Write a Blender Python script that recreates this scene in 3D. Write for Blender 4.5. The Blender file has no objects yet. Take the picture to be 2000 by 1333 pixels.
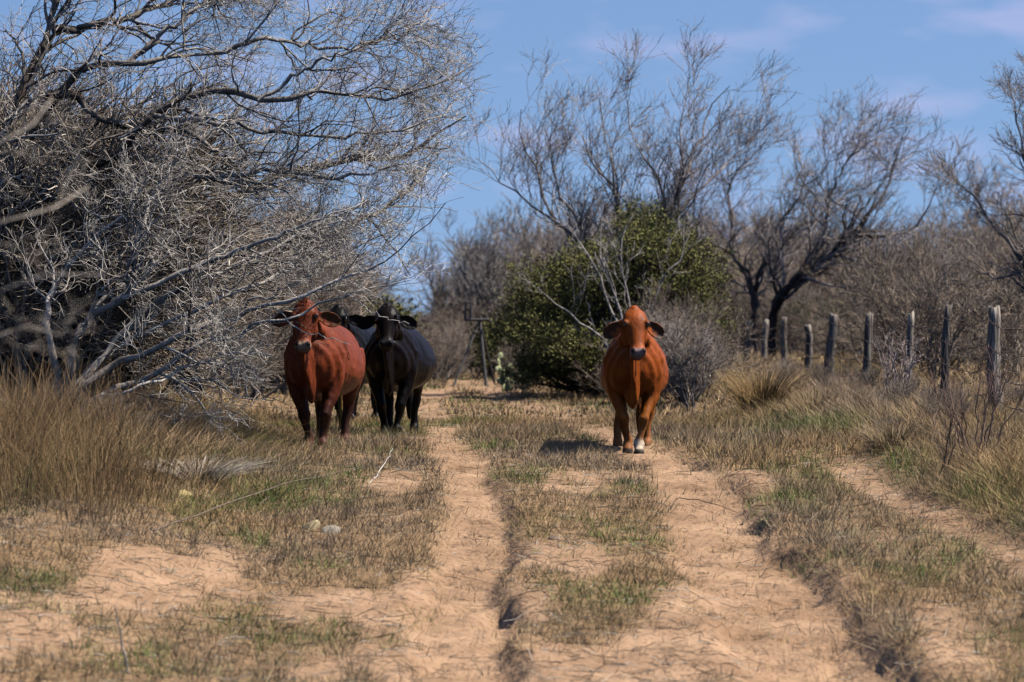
import bpy, math
import numpy as np
from mathutils import Vector
from mathutils.bvhtree import BVHTree
R = np.random.RandomState
scene = bpy.context.scene
COL = scene.collection

# ------------------------------------------------------------------ camera
FPX, CAMZ, HOR = 8000.0, 0.93, 690.0          # focal length in photo pixels, eye height, horizon row
cam = bpy.data.cameras.new('camera')
cam.sensor_width = 36.0
cam.lens = FPX / 2000.0 * 36.0
cam.clip_start, cam.clip_end = 0.5, 6000
cam.dof.use_dof = True
cam.dof.focus_distance = 39.6
cam.dof.aperture_fstop = cam.lens / 44.0
camo = bpy.data.objects.new('camera', cam)
COL.objects.link(camo)
camo.location = (0, 0, CAMZ)
camo.rotation_euler = (math.pi / 2 + math.atan((HOR - 666.5) / FPX), 0, 0)
scene.camera = camo

# ------------------------------------------------------------------ light
SUN_EL, SUN_AZ = math.radians(55), math.radians(86)      # azimuth from +Y (view direction) towards +X
sund = Vector((math.cos(SUN_EL) * math.sin(SUN_AZ), math.cos(SUN_EL) * math.cos(SUN_AZ), math.sin(SUN_EL)))
world = bpy.data.worlds.new('World')
scene.world = world
world.use_nodes = True
nt = world.node_tree
nt.nodes.clear()
def wn(t, **k):
    n = nt.nodes.new(t)
    for a, b in k.items(): setattr(n, a, b)
    return n
wl = nt.links.new
tc = wn('ShaderNodeTexCoord')
va = wn('ShaderNodeVectorMath', operation='ADD'); va.inputs[1].default_value = (0, 0, 0.14)
vn = wn('ShaderNodeVectorMath', operation='NORMALIZE')
sky = wn('ShaderNodeTexSky', sky_type='NISHITA')
sky.sun_disc = False
sky.sun_elevation, sky.sun_rotation = SUN_EL, SUN_AZ
sky.air_density, sky.dust_density, sky.ozone_density = 1.0, 0.15, 2.0
wl(tc.outputs['Generated'], va.inputs[0]); wl(va.outputs[0], vn.inputs[0]); wl(vn.outputs[0], sky.inputs[0])
mp = wn('ShaderNodeMapping'); mp.inputs['Scale'].default_value = (26, 26, 95)
mp.inputs['Location'].default_value = (3.1, 0, 1.4)
wl(tc.outputs['Generated'], mp.inputs[0])
nz = wn('ShaderNodeTexNoise'); nz.inputs['Scale'].default_value = 1.0; nz.inputs['Detail'].default_value = 5; nz.inputs['Roughness'].default_value = .5
wl(mp.outputs[0], nz.inputs[0])
rp = wn('ShaderNodeValToRGB'); rp.color_ramp.elements[0].position = .5; rp.color_ramp.elements[1].position = .82
rp.color_ramp.elements[1].color = (.55, .55, .55, 1)
wl(nz.outputs[0], rp.inputs[0])
mx = wn('ShaderNodeMixRGB'); mx.inputs[2].default_value = (5.9, 5.5, 8.3, 1)
tint = wn('ShaderNodeMixRGB', blend_type='MULTIPLY'); tint.inputs[0].default_value = 1; tint.inputs[2].default_value = (.88, .96, 1.12, 1)
wl(sky.outputs[0], tint.inputs[1])
wl(rp.outputs[0], mx.inputs[0]); wl(tint.outputs[0], mx.inputs[1])
bg = wn('ShaderNodeBackground'); bg.inputs[1].default_value = 0.068
wo = wn('ShaderNodeOutputWorld')
wl(mx.outputs[0], bg.inputs[0]); wl(bg.outputs[0], wo.inputs[0])
sl = bpy.data.lights.new('sun', 'SUN')
sl.energy, sl.angle, sl.color = 5.0, math.radians(.5), (1, .94, .84)
so = bpy.data.objects.new('sun', sl); COL.objects.link(so)
so.rotation_euler = (-sund).to_track_quat('-Z', 'Y').to_euler()
vs = scene.view_settings
vs.view_transform, vs.look, vs.exposure, vs.gamma = 'Standard', 'None', 0.72, 1.0
vs.use_curve_mapping = False
scene.cycles.max_bounces = 4
scene.cycles.diffuse_bounces = 0
scene.cycles.transparent_max_bounces = 4
scene.cycles.use_denoising = True

# ------------------------------------------------------------------ helpers
def P(px, py, Y):
    return np.array([(px - 1000.0) / FPX * Y, Y, CAMZ + (HOR - py) / FPX * Y])
_rt = R(5).rand(512, 512)
def vnoise(x, y, s, o=0):
    x = np.asarray(x) * s + 37.3 * o + 200; y = np.asarray(y) * s + 91.7 * o + 200
    xi, yi = np.floor(x).astype(int), np.floor(y).astype(int)
    fx, fy = x - xi, y - yi
    fx, fy = fx * fx * (3 - 2 * fx), fy * fy * (3 - 2 * fy)
    g = lambda a, b: _rt[a % 512, b % 512]
    return (g(xi, yi) * (1 - fx) + g(xi + 1, yi) * fx) * (1 - fy) + (g(xi, yi + 1) * (1 - fx) + g(xi + 1, yi + 1) * fx) * fy
def fbm(x, y, s, o=0, n=4):
    r, a, t = 0, 1, 0
    for i in range(n):
        r = r + a * vnoise(x, y, s, o + i); t += a; a *= .5; s *= 2.03
    return r / t
def sstep(a, b, x):
    t = np.clip((x - a) / (b - a), 0, 1); return t * t * (3 - 2 * t)

def mesh_np(name, verts, faces, mat=None, cols=None, smooth=True):
    """faces: list of int arrays (n,k)"""
    me = bpy.data.meshes.new(name)
    verts = np.asarray(verts, np.float32).reshape(-1, 3)
    faces = [np.asarray(f, np.int32) for f in faces if len(f)]
    me.vertices.add(len(verts)); me.vertices.foreach_set('co', verts.ravel())
    tot = np.concatenate([np.full(len(f), f.shape[1], np.int32) for f in faces])
    lv = np.concatenate([f.ravel() for f in faces])
    st = np.concatenate([[0], np.cumsum(tot)[:-1]]).astype(np.int32)
    me.loops.add(len(lv)); me.loops.foreach_set('vertex_index', lv)
    me.polygons.add(len(tot)); me.polygons.foreach_set('loop_start', st); me.polygons.foreach_set('loop_total', tot)
    if smooth: me.polygons.foreach_set('use_smooth', np.ones(len(tot), bool))
    me.update(calc_edges=True)
    if cols is not None:
        c = np.ones((len(verts), 4), np.float32); c[:, :3] = cols
        at = me.color_attributes.new('col', 'FLOAT_COLOR', 'POINT'); at.data.foreach_set('color', c.ravel())
    if mat: me.materials.append(mat)
    return me
def link(name, me, parent=None, **props):
    o = bpy.data.objects.new(name, me); COL.objects.link(o)
    if parent is not None: o.parent = parent
    for k, v in props.items(): o[k] = v
    return o
def thing(name, label, cat, loc=(0, 0, 0), rz=0, group=None):
    o = bpy.data.objects.new(name, None); COL.objects.link(o)
    o.location = loc; o.rotation_euler = (0, 0, rz); o.empty_display_size = .2
    o['label'] = label; o['category'] = cat
    if group: o['group'] = group
    return o

def nrm(v): return v / np.maximum(np.linalg.norm(v, axis=-1, keepdims=True), 1e-9)
def tubes(pts, rad, S):
    """(N,K,3),(N,K) -> verts, quads"""
    N, K, _ = pts.shape
    t = nrm(np.gradient(pts, axis=1))
    ref = np.where(np.abs(t[..., 2:3]) > .9, np.array([1., 0, 0]), np.array([0, 0, 1.]))
    u = nrm(np.cross(t, ref)); w = np.cross(t, u)
    a = np.arange(S) * 2 * np.pi / S
    v = pts[:, :, None, :] + rad[:, :, None, None] * (np.cos(a)[:, None] * u[:, :, None, :] + np.sin(a)[:, None] * w[:, :, None, :])
    i = np.arange(N)[:, None, None] * K * S + np.arange(K - 1)[None, :, None] * S + np.arange(S)[None, None, :]
    j = np.arange(N)[:, None, None] * K * S + np.arange(K - 1)[None, :, None] * S + ((np.arange(S) + 1) % S)[None, None, :]
    q = np.stack([i, j, j + S, i + S], -1).reshape(-1, 4)
    return v.reshape(-1, 3), q
class Acc:
    def __init__(s): s.v, s.f, s.c, s.n = [], {}, [], 0
    def add(s, v, q, c=None):
        v = np.asarray(v).reshape(-1, 3); q = np.asarray(q)
        s.v.append(v); s.f.setdefault(q.shape[1], []).append(q + s.n); s.n += len(v)
        if c is not None: s.c.append(np.broadcast_to(np.asarray(c, float), (len(v), 3)))
    def mesh(s, name, mat, smooth=True):
        return mesh_np(name, np.concatenate(s.v), [np.concatenate(f) for f in s.f.values()], mat, np.concatenate(s.c) if s.c else None, smooth)

# ------------------------------------------------------------------ materials
def mat(name, rough=.8, spec=.3):
    m = bpy.data.materials.new(name); m.use_nodes = True
    b = m.node_tree.nodes['Principled BSDF']
    b.inputs['Roughness'].default_value = rough; b.inputs['Specular IOR Level'].default_value = spec
    return m, m.node_tree, b
def node(t, ty, **k):
    n = t.nodes.new(ty)
    for a, b in k.items(): setattr(n, a, b)
    return n
def colmat(name, rough, spec, scale=(1, 1, 1), nscale=30, var=.35, bump=.3, attr=True, base=(.5, .5, .5), bdist=.01):
    """vertex colour (or base) times noise, with bump"""
    m, t, b = mat(name, rough, spec)
    tc = node(t, 'ShaderNodeTexCoord'); mp = node(t, 'ShaderNodeMapping'); mp.inputs['Scale'].default_value = scale
    nz = node(t, 'ShaderNodeTexNoise'); nz.inputs['Scale'].default_value = nscale; nz.inputs['Detail'].default_value = 4
    t.links.new(tc.outputs['Object'], mp.inputs[0]); t.links.new(mp.outputs[0], nz.inputs[0])
    mr = node(t, 'ShaderNodeMapRange'); mr.inputs[1].default_value = .25; mr.inputs[2].default_value = .75
    mr.inputs[3].default_value = 1 - var; mr.inputs[4].default_value = 1 + var
    t.links.new(nz.outputs[0], mr.inputs[0])
    mul = node(t, 'ShaderNodeVectorMath', operation='MULTIPLY')
    if attr:
        at = node(t, 'ShaderNodeAttribute', attribute_name='col'); t.links.new(at.outputs['Color'], mul.inputs[0])
    else: mul.inputs[0].default_value = base
    t.links.new(mr.outputs[0], mul.inputs[1]); t.links.new(mul.outputs[0], b.inputs['Base Color'])
    if bump:
        bp = node(t, 'ShaderNodeBump'); bp.inputs['Strength'].default_value = bump; bp.inputs['Distance'].default_value = bdist
        t.links.new(nz.outputs[0], bp.inputs['Height']); t.links.new(bp.outputs[0], b.inputs['Normal'])
    return m
M_bark = colmat('bark', .9, .15, (1, 1, 1), 14, .5, .6)
M_twig = colmat('twig', .75, .25, (1, 1, 1), 9, .4, 0)
M_blade = colmat('dry_grass', .7, .2, (1, 1, 1), 6, .3, 0)
M_leaf = colmat('leaf', .7, .2, (1, 1, 1), 5, .35, 0)
M_coat = colmat('hair_coat', .55, .14, (7, 7, 4), 4, .30, .28, bdist=.02)
M_hide = colmat('black_coat', .40, .06, (7, 7, 4), 4, .30, .28, bdist=.02)
M_post = colmat('weathered_cedar', .9, .1, (20, 20, 1.4), 2.2, .85, 1.0, bdist=.04)
M_wire = colmat('rusty_wire', .7, .3, (1, 1, 1), 40, .4, 0, False, (.06, .04, .03))
M_steel = colmat('painted_steel', .6, .4, (1, 1, 1), 12, .4, .1, False, (.07, .065, .06))
M_pad = colmat('cactus_skin', .6, .3, (1, 1, 1), 14, .3, .2)
M_rock = colmat('lichen_rock', .9, .2, (1, 1, 1), 9, .55, .7)
M_eye, _t, _b = mat('eye', .12, .5); _b.inputs['Base Color'].default_value = (.008, .006, .005, 1)

# ------------------------------------------------------------------ terrain
_ky = np.array([-60, 0, 8, 15, 20, 25, 30, 35, 40, 46, 55, 62, 70, 80, 100, 150, 300, 3000.])
_kz = np.array([-2.4, -2.3, -2.15, -1.75, -1.42, -1.07, -.63, -.24, .03, .05, .15, .26, .40, .46, .45, .4, .2, -2.])
_ty = np.arange(-60, 400, .5); _tz = np.interp(_ty, _ky, _kz)
_g = np.exp(-.5 * (np.arange(-8, 9) / 3.5) ** 2); _g /= _g.sum()
_tz[8:-8] = np.convolve(_tz, _g, 'valid')
def prof(Y): return np.where(np.asarray(Y) < 395, np.interp(Y, _ty, _tz), np.interp(Y, _ky, _kz))
_yy = np.arange(18, 78, .1); _pyy = HOR + (CAMZ - prof(_yy)) * FPX / _yy
def Yof(py): return np.interp(-np.asarray(py, float), -_pyy, _yy)
def path(pys, pxs):
    Y = Yof(pys); X = (np.asarray(pxs) - 1000.) / FPX * Y
    o = np.argsort(Y); return Y[o], X[o]
RL = path([1400, 1333, 1200, 1100, 1000, 930, 870, 820, 790, 768, 752], [905, 905, 905, 915, 940, 925, 880, 842, 832, 850, 900])
RR = path([1400, 1333, 1180, 1050, 970, 910, 870, 830, 800, 778, 756], [1690, 1630, 1525, 1430, 1370, 1310, 1235, 1130, 1050, 990, 950])
R3 = path([1230, 1120, 1060, 1000, 950, 900, 870], [2130, 2000, 1890, 1780, 1705, 1640, 1600])
def rx(p, Y): return np.interp(Y, p[0], p[1])
def ruts(X, Y):
    """signed offsets and masks of the wheel ruts"""
    wob = (fbm(X, Y, 1.1, 3) - .5) * .35
    fade = sstep(84, 70, Y) * sstep(6, 14, Y) * (1 - .75 * sstep(.45, .6, fbm(X, Y, .45, 5)) * sstep(42, 54, Y))
    dl = X - rx(RL, Y) + wob; dr = X - rx(RR, Y) + wob * 1.2
    hl = np.interp(Y, [20, 28, 34, 42, 60], [.30, .27, .22, .17, .17]); hr = np.interp(Y, [20, 28, 34, 42, 60], [.52, .44, .30, .20, .17])
    ml = sstep(hl + .16, hl - .06, np.abs(dl)) * fade
    mr = sstep(hr + .22, hr - .06, np.abs(dr)) * fade
    m3 = sstep(.34, .12, np.abs(X - rx(R3, Y) + wob)) * sstep(38.5, 36, Y) * sstep(24, 27, Y)
    return dl, dr, hl, hr, ml, mr, m3
def track_mask(X, Y):
    *_, ml, mr, m3 = ruts(X, Y)
    return np.maximum(ml, mr)
def sand_mask(X, Y):
    *_, ml, mr, m3 = ruts(X, Y)
    near = sstep(35, 26, Y)
    n = fbm(X * 1.35, Y * .42, .95, 11)
    inner = np.maximum(sstep(-3.6, -2.2, X + .03 * (Y - 25)), sstep(33, 30, Y)) * sstep(3.6, 2.6, X)
    pat = sstep(.625 - .105 * near, .72 - .09 * near, n) * inner * sstep(47, 40, Y)
    return np.maximum.reduce([ml, mr, m3, pat])
def ground_z(X, Y):
    X = np.asarray(X, float); Y = np.asarray(Y, float)
    dl, dr, hl, hr, ml, mr, m3 = ruts(X, Y)
    c = .5 * (rx(RL, Y) + rx(RR, Y))
    a = X - c
    z = prof(Y) + .27 * sstep(1.7, 4.2, a) + .30 * sstep(-2.3, -4.4, a) + .25 * sstep(5, 30, np.abs(a))
    nearw = sstep(120, 60, Y)
    dp = np.interp(Y, [30, 38], [1., .3]); z = z - dp * (.10 * ml + .11 * mr) - .06 * m3
    # ledge thrown up on the right of each rut
    led = lambda d, h: sstep(h - .02, h + .06, d) * sstep(h + .75, h + .18, d)
    led_n = .55 + .9 * (fbm(X, Y, 1.7, 21) - .3)
    z = z + sstep(46, 33, Y) * (.06 * led(dl, hl) * led_n + .10 * led(dr, hr) * led_n)
    z = z + nearw * ((fbm(X, Y, .5, 31) - .5) * .06 + (fbm(X, Y, 2.3, 41) - .5) * .045 + (fbm(X, Y, 5.5, 51, 2) - .5) * .05 * sstep(60, 40, Y))
    # hoof pits in loose sand
    pit = vnoise(X, Y, 4.2, 61)
    z = z - sstep(.66, .86, pit) * .06 * np.maximum(ml, mr) * sstep(52, 44, Y)
    return z
def GZ(x, y): return float(ground_z(np.array([x]), np.array([y]))[0])

ys = np.concatenate([np.arange(-50, 14, 4.), np.arange(14, 22, .3), np.arange(22, 36, .06), np.arange(36, 48, .075), np.arange(48, 78, .2), np.geomspace(78, 2600, 46)])
xc = np.arange(-4.6, 5.3, .062)
xs = np.concatenate([-np.geomspace(1400, 4.8, 44), xc, np.geomspace(5.4, 1400, 44)])
GX, GY = np.meshgrid(xs, ys)
Z = ground_z(GX, GY)
nx, ny = len(xs), len(ys)
V = np.stack([GX, GY, Z], -1).reshape(-1, 3)
i = (np.arange(ny - 1)[:, None] * nx + np.arange(nx - 1)[None, :]).ravel()
Q = np.stack([i, i + 1, i + 1 + nx, i + nx], -1)
smask = sand_mask(GX, GY).ravel(); tmask = track_mask(GX, GY).ravel()
# normals over the whole sheet so the track and the verge meet without a seam
dzx = np.gradient(Z, axis=1) / np.gradient(GX, axis=1); dzy = np.gradient(Z, axis=0) / np.gradient(GY, axis=0)
NRM = nrm(np.stack([-dzx, -dzy, np.ones_like(Z)], -1)).reshape(-1, 3)

M_ground, t, b = mat('sandy_soil', .92, .15)
at = node(t, 'ShaderNodeAttribute', attribute_name='col')
sx = node(t, 'ShaderNodeSeparateColor'); t.links.new(at.outputs['Color'], sx.inputs[0])
tc2 = node(t, 'ShaderNodeTexCoord')
def gnoise(sc, det=5, rough=.6):
    n = node(t, 'ShaderNodeTexNoise'); n.inputs['Scale'].default_value = sc; n.inputs['Detail'].default_value = det; n.inputs['Roughness'].default_value = rough
    t.links.new(tc2.outputs['Object'], n.inputs[0]); return n
def gramp(n, a, b_, c0, c1):
    r = node(t, 'ShaderNodeValToRGB'); r.color_ramp.elements[0].position = a; r.color_ramp.elements[1].position = b_
    r.color_ramp.elements[0].color = (*c0, 1); r.color_ramp.elements[1].color = (*c1, 1)
    t.links.new(n.outputs[0], r.inputs[0]); return r
n1, n2, n3 = gnoise(1.3), gnoise(26, 4), gnoise(9, 5)
sandc = gramp(n1, .3, .72, (.225, .134, .076), (.42, .27, .166))
litc = gramp(n3, .35, .7, (.15, .09, .048), (.34, .22, .12))
fleck = gramp(n2, .54, .66, (1, 1, 1), (.36, .30, .26))
ml_ = node(t, 'ShaderNodeMixRGB', blend_type='MULTIPLY'); ml_.inputs[0].default_value = .75
t.links.new(sandc.outputs[0], ml_.inputs[1]); t.links.new(fleck.outputs[0], ml_.inputs[2])
mxg = node(t, 'ShaderNodeMixRGB'); t.links.new(sx.outputs[0], mxg.inputs[0]); t.links.new(litc.outputs[0], mxg.inputs[1]); t.links.new(ml_.outputs[0], mxg.inputs[2])
t.links.new(mxg.outputs[0], b.inputs['Base Color'])
bp = node(t, 'ShaderNodeBump'); bp.inputs['Strength'].default_value = .9; bp.inputs['Distance'].default_value = .05
t.links.new(n3.outputs[0], bp.inputs['Height'])
bp2 = node(t, 'ShaderNodeBump'); bp2.inputs['Strength'].default_value = .8; bp2.inputs['Distance'].default_value = .015
t.links.new(n2.outputs[0], bp2.inputs['Height']); t.links.new(bp.outputs[0], bp2.inputs['Normal']); t.links.new(bp2.outputs[0], b.inputs['Normal'])

ft = tmask[Q].mean(1) > .5
for nm, sel in (('ground', ~ft), ('dirt_track', ft)):
    q = Q[sel]; used, inv = np.unique(q, return_inverse=True)
    me = mesh_np(nm, V[used], [inv.reshape(-1, 4)], M_ground, np.repeat(smask[used][:, None], 3, 1))
    me.normals_split_custom_set_from_vertices([tuple(n) for n in NRM[used]])
    link(nm, me, kind='structure')

# ------------------------------------------------------------------ branching growth
UPV = np.array([0, 0, 1.])
def resample(ctrl, K, wig, rng):
    c = np.asarray(ctrl, float)
    d = np.concatenate([[0], np.cumsum(np.linalg.norm(np.diff(c, axis=0), axis=1))])
    # Catmull-Rom through the control points
    tt = np.linspace(0, d[-1], K); out = np.zeros((K, 3))
    m = np.gradient(c, d, axis=0)
    for k, s in enumerate(tt):
        i = min(np.searchsorted(d, s, 'right') - 1, len(d) - 2); h = d[i + 1] - d[i]; u = (s - d[i]) / h
        out[k] = (2*u**3-3*u*u+1)*c[i] + (u**3-2*u*u+u)*h*m[i] + (-2*u**3+3*u*u)*c[i+1] + (u**3-u*u)*h*m[i+1]
    n = rng.randn(K, 3) * wig; n[0] = 0
    return out + n
def grow(pp, pr, n, L, rng, K=5, t0=.15, t1=1., ang=(.5, 1.0), jit=.25, trop=(0, 0, 0), tw=.0, ratio=.55, rmin=.0016, taper=.35, Lvar=.4, inherit=1.0):
    N, Kp, _ = pp.shape
    idx = np.repeat(np.arange(N), n); Mn = len(idx)
    t = t0 + (t1 - t0) * rng.rand(Mn) ** .85
    f = t * (Kp - 1); i = np.minimum(f.astype(int), Kp - 2); u = (f - i)[:, None]
    s = pp[idx, i] * (1 - u) + pp[idx, i + 1] * u
    r0 = pr[idx, i] * (1 - u[:, 0]) + pr[idx, i + 1] * u[:, 0]
    tg = nrm(pp[idx, i + 1] - pp[idx, i])
    a = ang[0] + (ang[1] - ang[0]) * rng.rand(Mn)
    pe = nrm(np.cross(tg, rng.randn(Mn, 3)))
    d = nrm(inherit * tg * np.cos(a)[:, None] + pe * np.sin(a)[:, None] + np.asarray(trop) * tw)
    Ls = L * (1 - Lvar + 2 * Lvar * rng.rand(Mn)) * (1.15 - .55 * t)
    st = (Ls / (K - 1))[:, None]
    pts = np.zeros((Mn, K, 3)); pts[:, 0] = s
    for k in range(1, K):
        d = nrm(d + rng.randn(Mn, 3) * jit + np.asarray(trop) * tw * .35)
        pts[:, k] = pts[:, k - 1] + d * st
    r0 = np.maximum(r0 * ratio * (.75 + .5 * rng.rand(Mn)), rmin)
    rad = r0[:, None] * np.linspace(1, taper, K)[None, :]
    return pts, np.maximum(rad, rmin * .7)
def crown_cols(pts, S, rng, c0, c1, rad=None):
    N, K, _ = pts.shape
    u = rng.rand(N, 1) ** 1.2
    c = np.asarray(c0) * (1 - u) + np.asarray(c1) * u
    return np.repeat(c, K * S, 0)
DK, PALE = (.058, .045, .035), (.46, .41, .37)
def make_tree(name, label, limbs, rads, seed, lv, cat='tree', group=None, trop=(0, 0, 1), cdark=DK, cpale=PALE, K0=16, wig=.03, bark=None, rmin=.0022, clear=None):
    """limbs: list of control polylines (world). lv: list of (children, length, angle lo, hi, jitter, tropism weight)"""
    rng = R(seed)
    p0 = np.stack([resample(l, K0, wig, rng) for l in limbs])
    r0 = np.stack([np.interp(np.linspace(0, 1, K0), np.linspace(0, 1, len(r)), r) for r in rads])
    base = p0[0, 0].copy()
    root = thing(name, label, cat, base, 0, group)
    A, B = Acc(), Acc()
    rr = r0 * (1 + .12 * rng.randn(*r0.shape))
    v, q = tubes(p0 - base, rr, 7)
    u = np.clip((rr.ravel() - .012) / .03, 0, 1)[:, None]
    bk = np.asarray(bark if bark is not None else cdark)
    A.add(v, q, np.repeat(bk * u + (.5 * bk + .5 * np.asarray(cpale)) * (1 - u), 7, 0))
    pp, pr = p0, r0
    for k, (n, L, a0, a1, jit, tw) in enumerate(lv):
        K = 9 if k == 0 else (6 if k == 1 else 5 if k == 2 else 4)
        pp, pr = grow(pp, pr, n, L, rng, K=K, ang=(a0, a1), jit=jit, trop=trop, tw=tw, rmin=rmin, t0=.22 if k == 0 else .12, ratio=.5 if k == 0 else .6)
        if clear is not None:
            ok = ~clear(pp).any(1); pp, pr = pp[ok], pr[ok]
        S = 5 if k == 0 else 3
        v, q = tubes(pp - base, pr, S)
        if k == 0:
            A.add(v, q, crown_cols(pp, S, rng, np.asarray(cdark) * 1.3, np.asarray(cpale) * .6))
        else:
            B.add(v, q, crown_cols(pp, S, rng, np.asarray(cdark) * 1.6, cpale))
    link('trunk', A.mesh('trunk', M_bark), root)
    link('crown', B.mesh('crown', M_twig), root)
    return root
def L3(pts, Y0, Y1=None, rng=None, wob=.25):
    """photo control points -> world polyline running from depth Y0 to Y1"""
    Y1 = Y0 if Y1 is None else Y1
    n = len(pts); ph = (Y0 * 7.3) % 6.28
    return [P(x, y, Y0 + (Y1 - Y0) * k / (n - 1) + wob * math.sin(ph + 1.7 * k) * (k > 0)) for k, (x, y) in enumerate(pts)]
def root_at(px, Y, sink=.05):
    x = (px - 1000) / FPX * Y; return np.array([x, Y, GZ(x, Y) - sink])

def cattle_gap(p):
    """True where a twig would grow into the lane the cattle walk in"""
    X, Y, Zz = p[..., 0], p[..., 1], p[..., 2]
    px = 1000 + X / Y * FPX; py = HOR - (Zz - CAMZ) / Y * FPX
    rj = R(p.shape[0] + 3); j = rj.randn(p.shape[0], 1) * 60; keep = (rj.rand(p.shape[0], 1) < .16) & (py < 655)
    lane = ~keep & (px > 535) & (px < 850) & (py > 596 - np.clip((px - 690) * .1, 0, 20)) & (Y < 53)
    return lane | (px + j > np.interp(py, [0, 120, 250, 400, 480, 560, 620], [900, 965, 915, 880, 850, 790, 770]))
# ------------------------------------------------------------------ trees on the left
YT = 41.0
fork = [root_at(-75, YT), P(-60, 640, YT), P(-30, 500, YT)]
limA = fork + L3([(20, 400), (60, 280), (110, 178), (182, 130), (269, 127), (336, 115), (418, 103), (480, 77), (528, 29), (570, -40)], YT, YT - .8)
limB = fork + L3([(30, 420), (96, 365), (168, 331), (250, 302), (269, 250), (336, 202), (408, 178), (504, 197), (566, 192), (629, 173), (696, 182), (768, 197), (840, 168), (925, 130)], YT, YT - 1.0)
limC = [P(90, 190, YT - .2)] + L3([(130, 187), (192, 230), (269, 245), (336, 254), (408, 283), (470, 330), (540, 390)], YT, YT + .6)
limG = fork + L3([(-10, 330), (40, 180), (90, 60), (140, -60)], YT, YT + .5)
limH = [P(250, 128, YT - .2)] + L3([(330, 60), (400, 10), (480, -60)], YT, YT + .8)
limI = [P(250, 302, YT - .5)] + L3([(330, 330), (420, 345), (540, 330), (650, 345), (760, 330), (860, 290)], YT, YT - .9)
limJ = [P(418, 103, YT - .6)] + L3([(520, 78), (600, 88), (700, 92), (790, 60), (860, 15)], YT - .6, YT)
limM = [P(300, 225, YT - .6)] + L3([(420, 240), (560, 262), (700, 268), (830, 238), (905, 190)], YT - .6, YT + .5)
limP = [P(100, 60, YT + .4)] + L3([(220, 40), (340, 0), (460, -40)], YT + .4, YT + .9)
limR = [P(504, 197, YT - .9)] + L3([(590, 140), (680, 100), (760, 70), (830, 75)], YT - .9, YT - 1.6)
make_tree('mesquite_tree', 'tall bare mesquite at the left edge with long dark limbs arching right across the sky', [limA, limB, limC, limG, limH, limI, limJ, limM, limP, limR],
          [[.09, .07, .055, .043, .034, .024, .014, .006], [.09, .07, .055, .048, .04, .033, .026, .02, .014, .006], [.05, .035, .03, .02, .008], [.08, .06, .05, .03], [.035, .02, .012], [.035, .025, .015, .006], [.024, .018, .012, .005], [.026, .02, .013, .005], [.04, .03, .015], [.02, .013, .005]],
          11, [(22, 1.05, .35, .95, .24, .16), (7, .55, .4, 1.05, .3, .15), (6, .26, .4, 1.1, .32, .12)], trop=(.75, 0, .3), K0=26, wig=.022, cpale=(.68, .60, .52), rmin=.0028, clear=cattle_gap)

Y2 = 38.4
limE = [root_at(112, Y2)] + L3([(128, 790), (157, 760), (210, 719), (277, 696), (337, 662), (375, 640), (450, 625), (506, 602), (576, 585), (672, 542), (739, 523), (800, 470), (870, 400)], Y2, Y2 - .5, wob=.15)
limF = [root_at(135, Y2 + .1)] + L3([(160, 800), (195, 779), (262, 749), (311, 726), (360, 692), (412, 662), (476, 657), (500, 636), (538, 626), (584, 616), (622, 598), (643, 585), (678, 575), (717, 566), (800, 545)], Y2, Y2 - .3, wob=.12)
limK = [root_at(105, Y2)] + L3([(131, 756), (150, 662), (187, 617), (240, 584), (262, 512), (277, 464), (300, 380), (350, 300)], Y2, Y2 + .5)
limN = [P(516, 604, Y2 - .3)] + L3([(538, 603), (566, 631), (597, 648), (615, 649), (635, 662), (658, 663), (680, 672)], Y2 - .35, Y2 - .4, wob=.02)
limO = [P(660, 580, Y2 - .3)] + L3([(678, 577), (704, 593), (729, 613), (755, 622), (801, 631)], Y2 - .3, Y2 - .4, wob=.02)
limQ = [P(262, 749, Y2)] + L3([(330, 742), (420, 745), (470, 775), (540, 782)], Y2, Y2 - .2, wob=.05)
limS = [P(240, 584, Y2 + .2)] + L3([(340, 540), (430, 500), (520, 470), (620, 430), (720, 390)], Y2 + .2, Y2 - .2)
limT = [root_at(120, Y2 + .2)] + L3([(150, 770), (215, 680), (300, 600), (400, 545), (500, 500), (620, 440), (740, 390)], Y2 + .2, Y2 + .9)
limU = [root_at(95, Y2 + .3)] + L3([(140, 760), (200, 700), (300, 640), (430, 585), (540, 540), (660, 500), (780, 440)], Y2 + .3, Y2 + .5)
limV = [root_at(118, Y2)] + L3([(110, 740), (90, 640), (120, 540), (190, 460), (290, 400), (400, 360)], Y2, Y2 + .7)
limW = [root_at(125, Y2 - .1)] + L3([(170, 790), (250, 765), (330, 735), (400, 705), (470, 690), (530, 690)], Y2 - .1, Y2 - .6)
make_tree('leaning_mesquite', 'pale grey bare mesquite leaning low from the left, its branches crossing the red cow', [limE, limF, limK, limN, limO, limQ, limS, limT, limU, limV, limW],
          [[.042, .038, .033, .027, .020, .014, .008, .004], [.040, .035, .030, .024, .016, .011, .007, .004], [.06, .05, .04, .03, .015, .006], [.007, .005, .003], [.007, .005, .003], [.012, .008, .004], [.03, .018, .006], [.036, .028, .018, .006], [.034, .026, .016, .006], [.04, .03, .018, .006], [.022, .014, .005]],
          23, [(17, .85, .35, .85, .22, .16), (7, .45, .4, 1.0, .28, .15), (6, .22, .4, 1.05, .3, .1)], trop=(.8, 0, .25), K0=24, wig=.012, cpale=(.74, .67, .59), bark=(.17, .14, .115), rmin=.0028, clear=cattle_gap)

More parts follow.
